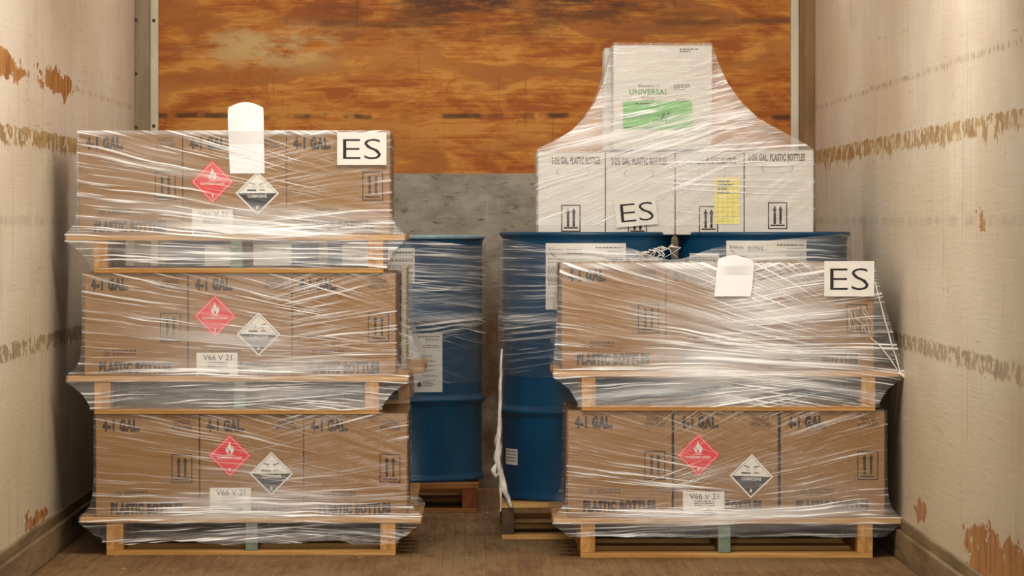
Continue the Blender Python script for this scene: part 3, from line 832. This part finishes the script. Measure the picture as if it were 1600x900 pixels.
for i in range(4):
    a, c = xw(wx[i]) + .0012, xw(wx[i + 1]) - .0012
    h = Z((237, 238, 238, 234)[i], WYF) - zw0
    xc = (a + c) / 2; W = c - a; D = .50
    r = thing('white_carton', (xc, WYF, zw0), wl[i], 'carton', None); WC.append(r)
    m = MB(); m.cbox(-W / 2, W / 2, 0, D, 0, h - .003, .004); m.build('body', M['white_card'], r)
    m = MB(); m.cbox(-W / 2 + .001, W / 2 - .001, .001, D / 2 - .002, h - .003, h, .001); m.build('flap', M['white_card'], r)
    m = MB(); m.cbox(-W / 2 + .001, W / 2 - .001, D / 2 + .002, D - .001, h - .003, h, .001); m.build('flap', M['white_card'], r)
    P = lambda x, y, xc=xc: ((x - VX) / sW - xc, Z(y, WYF) - zw0)
    tx = ((862, 938, 245, 257), (955, 1042, 246, 258), (1075, 1150, 246, 257), (1169, 1258, 240, 252))[i]
    m = MB(); q = P(tx[0], tx[3]); q2 = P(tx[1], tx[2])
    put_text(m, '2-2½ GAL. PLASTIC BOTTLES', q[0], q[1], q2[0], q2[1], -.0008, 0, .034)
    m.build('contents_marking', M['grey_ink'], r)
    # die-cut hand hole outline
    hx = ((875, 915), (981, 1017), (1095, 1130), (1196, 1234))[i]; hz = (268, 271, 270, 263)[i]
    m = MB(); hr = 5.5
    for side in (0, 1):
        cx = hx[side]; sg = -1 if side == 0 else 1
        for t in range(-6, 6):
            t0, t1 = t * PI / 12, (t + 1) * PI / 12
            q = [P(cx + sg * r_ * math.cos(tt), hz + r_ * math.sin(tt)) for r_, tt in ((hr, t0), (hr, t1), (hr - .8, t1), (hr - .8, t0))]
            m.poly(q, -.0008)
    m.build('hand_hole', M['label_ink'], r)
    ax, ay = ((877, 320), (981, 325), (1092, 322), (1200, 316))[i]
    m = MB(); up_arrows(m, lambda x, y: P(ax + x, ay + y)); m.build('up_arrows_symbol', M['ink'], r)
p0 = WC[1].location
es_sign(WC[1], xw(961) - p0.x, Z(353, WYF) - zw0, xw(1026) - p0.x, Z(309, WYF) - zw0, -.0115, -.09, (.13, .16, .92, .82))
m = MB(); q = WC[2].location; yw, yh = (1155 - 1116) / sW, (350 - 278) / sW
m.rect(0, 0, yw, yh, -.0022, 0)
rng = random.Random(5)
for k in range(9):
    m.rect(.002, yh * (k + .6) / 10, yw - .002, yh * (k + .6) / 10 + .0008, -.0028, 1)
for k in range(4):
    m.rect(yw * (k + .7) / 5, .004, yw * (k + .7) / 5 + .0008, yh - .004, -.0028, 1)
greek(m, .012, yh * .62, yw * .75, yh * .95, 4, -.0028, 2, rng)
o = m.build('yellow_slip', [M['yellow'], M['label_ink'], M['label_ink']], WC[2], loc=(xw(1116) - q.x, 0, Z(350, WYF) - zw0)); o['label'] = 'yellow ruled paper slip'
# tall white carton with the green label, and another one behind it
TYF = WYF + .035
sT = F / TYF
zt0 = Z(234, WYF)
tx0, tx1 = (958 - VX) / sT, (1113 - VX) / sT
tz1 = Z(70, TYF)
tc = thing('white_carton', ((tx0 + tx1) / 2, TYF, zt0), 'tall white carton with a green label, topmost of the load', 'carton')
W = tx1 - tx0; H = tz1 - zt0
m = MB(); m.cbox(-W / 2, W / 2, 0, .22, 0, H - .003, .005); m.build('body', M['white_card'], tc)
m = MB(); m.cbox(-W / 2 + .001, W / 2 - .001, .001, .108, H - .003, H, .001); m.build('flap', M['white_card'], tc)
m = MB(); m.cbox(-W / 2 + .001, W / 2 - .001, .112, .219, H - .003, H, .001); m.build('flap', M['white_card'], tc)
P = lambda x, y: ((x - VX) / sT - tc.location.x, Z(y, TYF) - zt0)
m = MB(); q = P(973, 203); q2 = P(1082, 158)
m.rect(q[0], q[1], q2[0], q2[1], -.0009, 0)
z_ = lambda y: P(0, y)[1]; x_ = lambda x: P(x, 0)[0]
m.rect(x_(975), z_(200.5), x_(1020), z_(198), -.0014, 1)
# two little trees
for (tx, top, wd) in ((1040.5, 178, 7), (1031, 184, 5)):
    m.rect(x_(tx - .6), z_(194), x_(tx + .6), z_(top + 3), -.0014, 1)
    rr = random.Random(int(tx))
    for k in range(12):
        ax, az = tx + rr.uniform(-wd, wd), top + rr.uniform(-3, 6)
        m.poly([P(ax - 1.7, az + .9), P(ax + 1.7, az + .6), P(ax + .8, az - 1.1), P(ax - .9, az - .9)], -.0014, 1)
q = P(1015, 196); q2 = P(1040, 190); put_text(m, 'e green', q[0], q[1], q2[0], q2[1], -.0019, 2, .02)
m.build('green_label', [M['green'], M['dark_green'], M['lab']], tc)['label'] = 'green label with trees and white lettering'
m = MB(); q = P(983, 148); q2 = P(1044, 139); put_text(m, 'UNIVERSAL', q[0], q[1], q2[0], q2[1], -.0009, 0, .03)
m.build('title_lettering', M['green_ink'], tc)['label'] = 'green lettering reading UNIVERSAL'
m = MB(); q = P(998, 136.5); q2 = P(1030, 132); put_text(m, 'Brunswick 11', q[0], q[1], q2[0], q2[1], -.0009, 0, .01)
q = P(1003, 154); q2 = P(1023, 150.5); put_text(m, 'Pro Cleaner', q[0], q[1], q2[0], q2[1], -.0009, 0, .0)
rng = random.Random(6)
q = P(993, 165); q2 = P(1033, 161); greek(m, q[0], q[1], q2[0], q2[1], 1, -.0014, 0, rng, False)
q = P(1003, 158); q2 = P(1023, 156); greek(m, q[0], q[1], q2[0], q2[1], 1, -.0009, 1, rng, False)
q = P(1053, 142); q2 = P(1081, 132); greek(m, q[0], q[1], q2[0], q2[1], 3, -.0009, 1, rng)
q = P(1057, 160); q2 = P(1082, 154); greek(m, q[0], q[1], q2[0], q2[1], 2, -.0014, 1, rng)
q = P(1062, 83); q2 = P(1092, 76); greek(m, q[0], q[1], q2[0], q2[1], 2, -.0009, 0, rng)
m.build('small_print', [M['grey_ink'], M['label_ink']], tc)
BYF = TYF + .24; sB = F / BYF
x0, x1 = (944 - VX) / sB, (1090 - VX) / sB; zt = Z(75, BYF)
bc = thing('white_carton', ((x0 + x1) / 2, BYF, zt0), 'white carton peeking out left behind the green-labelled carton', 'carton')
W = x1 - x0; H = zt - zt0
m = MB(); m.cbox(-W / 2, W / 2, 0, .20, 0, H - .003, .005); m.build('body', M['white_card'], bc)
m = MB(); m.cbox(-W / 2 + .001, W / 2 - .001, .001, .099, H - .003, H, .001); m.build('flap', M['white_card'], bc)
m = MB(); m.cbox(-W / 2 + .001, W / 2 - .001, .101, .199, H - .003, H, .001); m.build('flap', M['white_card'], bc)

# ------------------------------------------------------------------ stretch film
def fans(w, px, py):
    """two straight fans of creases: w = (xA, yA, xB, yB, x where they cross over)"""
    xA, yA, xB, yB, xc = w
    dA = max(60.0, xA - px); dB = max(60.0, px - xB)
    VA = (py - yA) / dA * abs(xA - xc) / 350; VB = (py - yB) / dB * abs(xc - xB) / 350
    return VA, VB, min(1, max(0, (px - xc + 110) / 220))
def film(label, rings, waist, blobs, base, group=None, nf=220, ns=14, nb=40, rows=None, wob=.0016, edge=None, name='stretch_film', seed=0, off=None, side_den=.22):
    """rings: (z, xl, xr, yf, yb) from top to bottom; the sheet runs right round the load.
    waist: (px, py, e) where the film is gathered; blobs: (px, py, rx, ry, amount) gathered film and painted glare"""
    # rows: interpolated rings, about 4 mm apart
    rr = []
    for a, c in zip(rings[:-1], rings[1:]):
        L = max(abs(c[0] - a[0]), abs(c[2] - a[2]), abs(c[1] - a[1]), abs(c[3] - a[3]))
        k = max(2, int(L / .0055))
        for i in range(k):
            rr.append([lerp(p, q, i / k) for p, q in zip(a, c)])
    rr.append(list(rings[-1]))
    nv = len(rr)
    path = [('f', i / nf) for i in range(nf)] + [('r', i / ns) for i in range(ns)] + [('b', i / nb) for i in range(nb)] + [('l', i / ns) for i in range(ns)] + [('e', 0)]
    ncol = len(path)
    vs = []; uvf = []; uv2 = []; crs = []; uvl = []; den = []
    W0 = max(r[2] - r[1] for r in rr); D0 = max(r[4] - r[3] for r in rr)
    for ri, (z, xl, xr_, yf, yb) in enumerate(rr):
        for ci, (sd, t) in enumerate(path):
            if sd == 'f':
                x, y, u = lerp(xl, xr_, t), yf, t * W0
            elif sd == 'r': x, y, u = xr_, lerp(yf, yb, t), W0 + t * D0
            elif sd == 'b': x, y, u = lerp(xr_, xl, t), yb, W0 + D0 + t * W0
            elif sd == 'l': x, y, u = xl, lerp(yb, yf, t), 2 * W0 + D0 + t * D0
            else: x, y, u = xl, yf, 2 * W0 + 2 * D0
            zz = z
            if edge:
                zz += edge(ri / (nv - 1), u / W0, sd)
            pxf = VX + x * F / yf; py = VY - (zz - CH) * F / yf
            V, V2, cw = fans(waist, pxf, py)
            d = 0.0
            if sd in 'f':
                d = base
                for (bx, by, rx, ry, am) in blobs:
                    q = ((pxf - bx) / rx) ** 2 + ((py - by) / ry) ** 2
                    if q < 9: d += am * math.exp(-q)
                dy = wob * noise.noise(Vector((u * 3 + seed, V * 30, seed))) + wob * .6 * noise.noise(Vector((u * 7, V * 70, seed + 4)))
                m_ = min(1, min(t, 1 - t) * 30)
                y += dy * m_
            else:
                d = side_den
                if sd in 'rl':
                    x += (wob * 1.5) * noise.noise(Vector((y * 9, zz * 14, seed))) * min(1, t * 5, (1 - t) * 5)
            vs.append((x, y, zz)); uvf.append((u + seed * 3.1, V + seed)); uv2.append((u + seed * 2.3, V2 + seed)); crs.append(cw); uvl.append((u + seed, zz)); den.append(min(1.3, d))
    fs = []
    for a in range(nv - 1):
        for i in range(ncol - 1):
            fs.append((a * ncol + i, (a + 1) * ncol + i, (a + 1) * ncol + i + 1, a * ncol + i + 1))
    return film_mesh(name, vs, fs, (uvf, uv2), uvl, (den, crs), label, group)
def film_mesh(name, vs, fs, uvf, uvl, den, label, group=None):
    me = bpy.data.meshes.new(name); 
    cx = sum(v[0] for v in vs) / len(vs); cy = sum(v[1] for v in vs) / len(vs); cz = min(v[2] for v in vs)
    me.from_pydata([(v[0] - cx, v[1] - cy, v[2] - cz) for v in vs], [], fs)
    for nm, dat in (('fan', uvf[0]), ('fan2', uvf[1]), ('flat', uvl)):
        l = me.uv_layers.new(name=nm); fl = []
        for f in fs:
            for i in f: fl += dat[i]
        l.data.foreach_set('uv', fl)
    for nm, dat in (('folds_and_glints', den[0]), ('cross', den[1])):
        at_ = me.attributes.new(nm, 'FLOAT', 'POINT'); at_.data.foreach_set('value', dat)
    me.polygons.foreach_set('use_smooth', [True] * len(fs)); me.materials.append(M['film']); me.update()
    o = link(name, me, None, (cx, cy, cz))
    return tag(o, label, 'plastic wrap', group)

def load_film(label, YF, z0, hp, hb, dk, st, bx, waist, blobs, base, taut=(False, False), zend=.012, seed=0, edge=None, top_in=.05):
    s = F / YF; x = lambda p: (p - VX) / s
    zt, zd = z0 + hp + hb, z0 + hp
    bl, br = x(bx[0]) - .004, x(bx[1]) + .004
    dl, dr = x(dk[0]) - .004, x(dk[1]) + .004
    sL, sR = x(st[0]) - .012, x(st[1]) + .012
    yf, yb = YF + .0045, YF + SD + .01
    def side(b_, d_, k, ta): return lerp(b_, d_, k[1] if ta else k[0])
    R = []
    sg = lambda k: (side(bl, dl, k, taut[0]), side(br, dr, k, taut[1]))
    R.append((zt + .0045, bl + top_in, br - top_in, yf + .05, yb - .08))
    R.append((zt + .005, bl + .008, br - .008, yf + .010, yb - .06))
    R.append((zt + .001, bl, br, yf + .001, yb - .05))
    for h, k in ((.85, (0, .10)), (.5, (0, .46)), (.30, (0.02, .68)), (.18, (.10, .80)), (.10, (.30, .89)), (.055, (.58, .94)), (.02, (.90, .985))):
        l, r = sg(k)
        R.append((zd + hb * h, l, r, lerp(yf, YF - .004, max(0, (.10 - h) / .10)), yb))
    R.append((zd + .001, dl, dr, YF - .005, yb))
    R.append((zd - .018, dl, dr, YF - .006, yb))
    R.append((zd - .032, lerp(dl, sL, .30), lerp(dr, sR, .30), YF - .003, yb))
    R.append((zd - .055, lerp(dl, sL, .68), lerp(dr, sR, .68), YF - .002, yb))
    R.append((z0 + zend + .012, sL, sR, YF - .003, yb)); R.append((z0 + zend, sL, sR, YF - .004, yb))
    return film(label, R, waist, blobs, base, None, edge=edge, seed=seed)

load_film('clear stretch film round the left stack\'s top tier', LYF, 2 * (hpL + hbL), hpL, hbL, (103, 632), (146, 599), (122, 609),
          (1000, 410, -100, 385, 470), [(400, 356, 160, 18, .95), (500, 345, 110, 18, .60), (230, 255, 120, 45, .30), (360, 206, 270, 4, 1.3), (370, 398, 230, 22, .40), (300, 340, 160, 22, .3), (545, 290, 70, 50, -.24), (250, 365, 150, 8, .35), (200, 330, 90, 30, .12)], .27, seed=1)
load_film('clear stretch film round the left stack\'s middle tier', LYF, hpL + hbL, hpL, hbL, (105, 638), (147, 592), (130, 618),
          (950, 585, 0, 580, 500), [(390, 574, 150, 16, .95), (380, 540, 120, 26, .45), (290, 500, 150, 50, .22), (370, 622, 240, 20, .70), (350, 445, 190, 22, .14), (555, 500, 70, 50, -.20), (220, 450, 90, 25, -.1)], .27, seed=2)
def low_edge(amp, n0):
    def e(v, u, sd):
        if v < .86: return 0
        k = (v - .86) / .14
        return amp * k * (noise.noise(Vector((u * 6, n0, 0))) + .5 * noise.noise(Vector((u * 17, n0, 3))))
    return e
load_film('clear stretch film round the left stack\'s bottom tier', LYF, 0.0, hpL, hbL, (125, 658), (166, 618), (148, 636),
          (880, 790, 60, 792, 470), [(400, 780, 140, 16, .95), (470, 745, 90, 14, .20), (390, 808, 230, 10, .55), (420, 838, 220, 14, .36), (300, 745, 120, 20, .12), (500, 660, 200, 20, .06), (545, 710, 70, 40, -.12), (430, 735, 100, 12, .25), (230, 700, 80, 40, -.05)], .15, zend=.038, seed=3, edge=low_edge(.018, 2.0))
load_film('clear stretch film round the right stack\'s upper tier', RYF, hpR + hbR, hpR, hbR, (866, 1412), (909, 1368), (877, 1366),
          (1480, 580, 720, 540, 1200), [(1170, 572, 110, 30, 1.15), (1190, 495, 115, 70, 1.1), (1110, 430, 160, 16, .30), (1270, 560, 80, 50, .22), (1120, 415, 270, 4.5, 1.3), (1130, 616, 230, 18, .6), (1040, 500, 80, 60, .12), (1130, 585, 240, 8, .35), (930, 450, 60, 40, -.12), (1330, 480, 50, 30, -.1), (960, 565, 60, 8, .45)], .28, taut=(True, True), seed=4)
load_film('clear stretch film round the right stack\'s bottom tier', RYF, 0.0, hpR, hbR, (865, 1408), (907, 1364), (887, 1385),
          (1500, 810, 800, 830, 1090), [(1150, 803, 220, 13, .90), (1210, 762, 130, 30, .36), (1320, 770, 70, 36, .25), (1130, 824, 240, 8, .50), (960, 690, 80, 60, -.05), (1050, 740, 140, 14, .22), (1250, 715, 120, 16, .18), (950, 690, 80, 40, -.08)], .13, zend=.062, seed=5, edge=low_edge(.008, 5.0))

# film over the row of white cartons, tented up to the tall one
yfw = WYF - .007
tl, tr = xw(958) - .004, xw(1113) + .004
R = []
for (py, l, r_, y0, y1) in ((66, 970, 1100, .06, .40), (66.5, 960, 1112, .036, .44), (70, 957, 1114, .028, .46), (100, 950, 1124, .026, .47), (130, 942, 1138, .024, .48),
                            (160, 929, 1160, .020, .49), (185, 912, 1186, .014, .50), (205, 892, 1222, .006, .505), (220, 866, 1250, .0, .51), (232, 840, 1270, -.001, .512), (240, 838.5, 1273, -.001, .512),
                            (300, 838, 1273.5, 0, .512), (340, 838, 1273.5, 0, .512), (352, 838, 1273.5, -.001, .512)):
    R.append((Z(py, WYF), xw(l), xw(r_), yfw + y0, WYF + y1))
film('cloudy stretch film tented over the white cartons', R, (1560, 60, 640, 270, 1090),
     [(1050, 228, 130, 22, .95), (1100, 205, 75, 34, .55), (1085, 268, 55, 46, .75), (915, 195, 70, 45, .75), (1170, 190, 70, 45, .95), (1135, 130, 22, 50, .6), (942, 130, 16, 50, .4), (1000, 180, 60, 8, .25), (1180, 232, 80, 10, .4), (905, 265, 30, 10, .3)],
     .15, seed=6, side_den=.42)

# film round the drums: follows the outline of the two drums side by side
def drum_film(label, xs, yc, R, rows, waist, blobs, base, seed, zfun, fade):
    xa, xb_ = xs; pts = []
    n = 60; straight = 24
    # outline: right arc, back, left arc, front (seam at the back)
    for i in range(n + 1):
        t = PI + PI * i / n   # left arc from back to front
        pts.append((xa + R * math.sin(t), yc - R * math.cos(t) * -1 * -1))
    if xb_ > xa:
        for i in range(1, straight):
            pts.append((lerp(xa, xb_, i / straight), yc - R))
    for i in range(n + 1):
        t = PI * i / n
        pts.append((xb_ + R * math.sin(t), yc - R * math.cos(t)))
    if xb_ > xa:
        for i in range(1, straight): pts.append((lerp(xb_, xa, i / straight), yc + R))
    pts.append(pts[0])
    vs = []; uvf = []; uv2 = []; crs = []; uvl = []; den = []; L = [0]
    for a, c in zip(pts[:-1], pts[1:]): L.append(L[-1] + math.hypot(c[0] - a[0], c[1] - a[1]))
    for ri in range(rows + 1):
        v = ri / rows
        for ci, (x, y) in enumerate(pts):
            px = VX + x * F / y; z = zfun(v, px); py = VY - (z - CH) * F / y
            V, V2, cw = fans(waist, px, py)
            d = base * fade(v)
            for (bx, by, rx, ry, am) in blobs:
                q = ((px - bx) / rx) ** 2 + ((py - by) / ry) ** 2
                if q < 9: d += am * math.exp(-q)
            k = 1 + .004 * noise.noise(Vector((L[ci] * 4, V * 40, seed)))
            vs.append((x, y - .0015 * noise.noise(Vector((L[ci] * 5, V * 50, seed))), z)); uvf.append((L[ci] + seed, V + seed)); uv2.append((L[ci] + seed, V2 + seed)); crs.append(cw); uvl.append((L[ci] + seed, z)); den.append(d)
    k = len(pts)
    fs = [(a * k + i, (a + 1) * k + i, (a + 1) * k + i + 1, a * k + i + 1) for a in range(rows) for i in range(k - 1)]
    return film_mesh('stretch_film', vs, fs, (uvf, uv2), uvl, (den, crs), label)
def zf_r(v, px):
    top = 382 + 24 * math.exp(-((px - 1050) / 55) ** 2) - 16 * max(0, min(1, (px - 1130) / 180)) - 8 * max(0, min(1, (850 - px) / 60))
    return Z(lerp(top, 590, v), 13.07)
df = drum_film('clear stretch film round the two blue drums on the right', (.3594, .9225), YDR, DR + .006, 60, (2000, 430, 100, 400, 1000),
          [(1060, 405, 70, 10, .6), (1270, 380, 60, 20, .3), (820, 497, 60, 5, .5), (1000, 398, 90, 12, .3)], .34, 7, zf_r, lambda v: 1.0 if v < .62 else max(0.02, 1 - (v - .62) / .3))
def zf_l(v, px):
    top = 376 + 8 * math.exp(-((px - 740) / 40) ** 2)
    return Z(lerp(top, 600, v), 14.28)
dg_ = drum_film('clear stretch film round the far blue drums on the left', (-.815, -.2450), YDL, DR + .006, 60, (1300, 430, 100, 380, 680),
          [(690, 497, 70, 6, .5), (690, 400, 70, 30, .12), (690, 470, 70, 20, .10)], .36, 8, zf_l, lambda v: 1.0 if v < .55 else max(0.03, 1 - (v - .55) / .35))
# film round the load behind the left stack
film('clear stretch film flaring over the pallet end beside the far drum',
     [(Z(420, BY), -1.13, xb(636), BY - .004, BY + BD), (Z(470, BY), -1.13, xb(637), BY - .005, BY + BD), (Z(515, BY), -1.14, xb(641), BY - .006, BY + BD), (Z(545, BY), -1.15, xb(650), BY - .006, BY + BD),
      (Z(572, BY), -1.165, xb(664), BY - .006, BY + BD), (Z(584, BY), -1.165, xb(664.5), BY - .006, BY + BD), (Z(606, BY), -1.14, xb(650), BY - .005, BY + BD), (Z(630, BY), -1.13, xb(641), BY - .004, BY + BD)],
     (800, 590, 500, 590, 650), [(640, 520, 25, 40, .1)], .14, seed=9, nf=120)

# loose gathered ends of film
def rope(name, pts, rad, parent, label=None, seed=0, nseg=10):
    m = MB(); vs = []; fs = []; P_ = [Vector(p) for p in pts]; Q = []
    for a, c in zip(P_[:-1], P_[1:]):
        k = max(2, int((c - a).length / .008))
        for i in range(k): Q.append(a.lerp(c, i / k))
    Q.append(P_[-1]); n = len(Q)
    for i, p in enumerate(Q):
        t = i / (n - 1); j = t * (len(rad) - 1); a = int(min(j, len(rad) - 2)); r = lerp(rad[a], rad[a + 1], j - a)
        d = (Q[min(i + 1, n - 1)] - Q[max(i - 1, 0)]).normalized()
        u = d.cross(Vector((0, 1, 0.01))).normalized(); w_ = d.cross(u)
        for k in range(nseg):
            th = 2 * PI * k / nseg + i * .22
            q = r * (1 + .35 * math.cos(3 * (2 * PI * k / nseg)) + .35 * noise.noise(Vector((i * .3, k * .9, seed))))
            vs.append(p + u * q * math.cos(th) + w_ * q * math.sin(th) * .7)
    for i in range(n - 1):
        for k in range(nseg):
            kk = (k + 1) % nseg
            fs.append((i * nseg + k, i * nseg + kk, (i + 1) * nseg + kk, (i + 1) * nseg + k))
    fs += [tuple(range(nseg))[::-1], tuple((n - 1) * nseg + k for k in range(nseg))]
    off = parent.location if parent else Vector((0, 0, 0))
    m.add([v - off for v in vs], fs)
    o = m.build(name, M['film_tail'], parent, True)
    if label: o['label'] = label
    return o
def pw(lst, Y): return [(X(a, Y), Y + (c[0] if c else 0), Z(b_, Y)) for a, b_, *c in lst]
rope('twisted_film_tail', pw([(784, 545), (782, 600), (781, 650), (779, 690), (777, 715), (782, 738), (786, 757), (792, 774), (799, 793)], 13.03),
     [.0025, .004, .005, .005, .006, .011, .008, .009, .004], df, 'white twisted tail of film', 1)
rope('film_scrap', pw([(777, 722), (771, 734), (775, 744), (782, 738)], 13.03), [.002, .008, .006, .003], df, None, 2)
rope('film_scrap', pw([(781, 755), (783, 775), (782, 800)], 13.03), [.004, .003, .002], df, None, 12)
rng = random.Random(21)
for k in range(7):   # crumpled ends tucked over the band of film between the two drums
    x0 = 985 + 8 * k; pts = []
    for q in range(9):
        t = q / 8
        pts.append((lerp(x0, x0 + rng.uniform(8, 46), t) + rng.uniform(-1.5, 1.5), lerp(410, 404, t) - (12 + 2.4 * k) * math.sin(PI * t) * rng.uniform(.8, 1.0), rng.uniform(-.006, .0)))
    rope('film_scrap', pw(pts, 13.05), [.0005, .0014, .0022, .0014, .0004], df, None, 3 + k)
rf = [o for o in C.objects if o.get('label', '').startswith("clear stretch film round the right stack's upper")][0]
yy = RYF - .006
rope('film_edge', pw([(1367, 440), (1380, 490), (1394, 540), (1408, 585)], yy), [.0012, .002, .002, .0018], rf, None, 6)
rope('film_scrap', pw([(1404, 582), (1413, 588), (1421, 596), (1416, 599)], yy), [.003, .005, .004, .0015], rf, None, 7)
for k in range(6):
    pts = [(1322 + 6 * k + rng.uniform(-4, 4) + 14 * t, 482 + 40 * t + rng.uniform(-5, 5), rng.uniform(-.004, 0)) for t in (0, .2, .4, .6, .8, 1)]
    rope('film_scrap', pw(pts, yy), [.0003, .0008, .0009, .0003], rf, None, 30 + k, 6)
rope('film_scrap', pw([(1360, 528), (1375, 540), (1390, 560), (1404, 580)], yy), [.001, .0022, .002, .001], rf, None, 9)
rope('film_scrap', pw([(1090, 529), (1180, 527), (1300, 526), (1368, 521)], yy), [.0006, .0012, .0012, .0006], rf, None, 10)
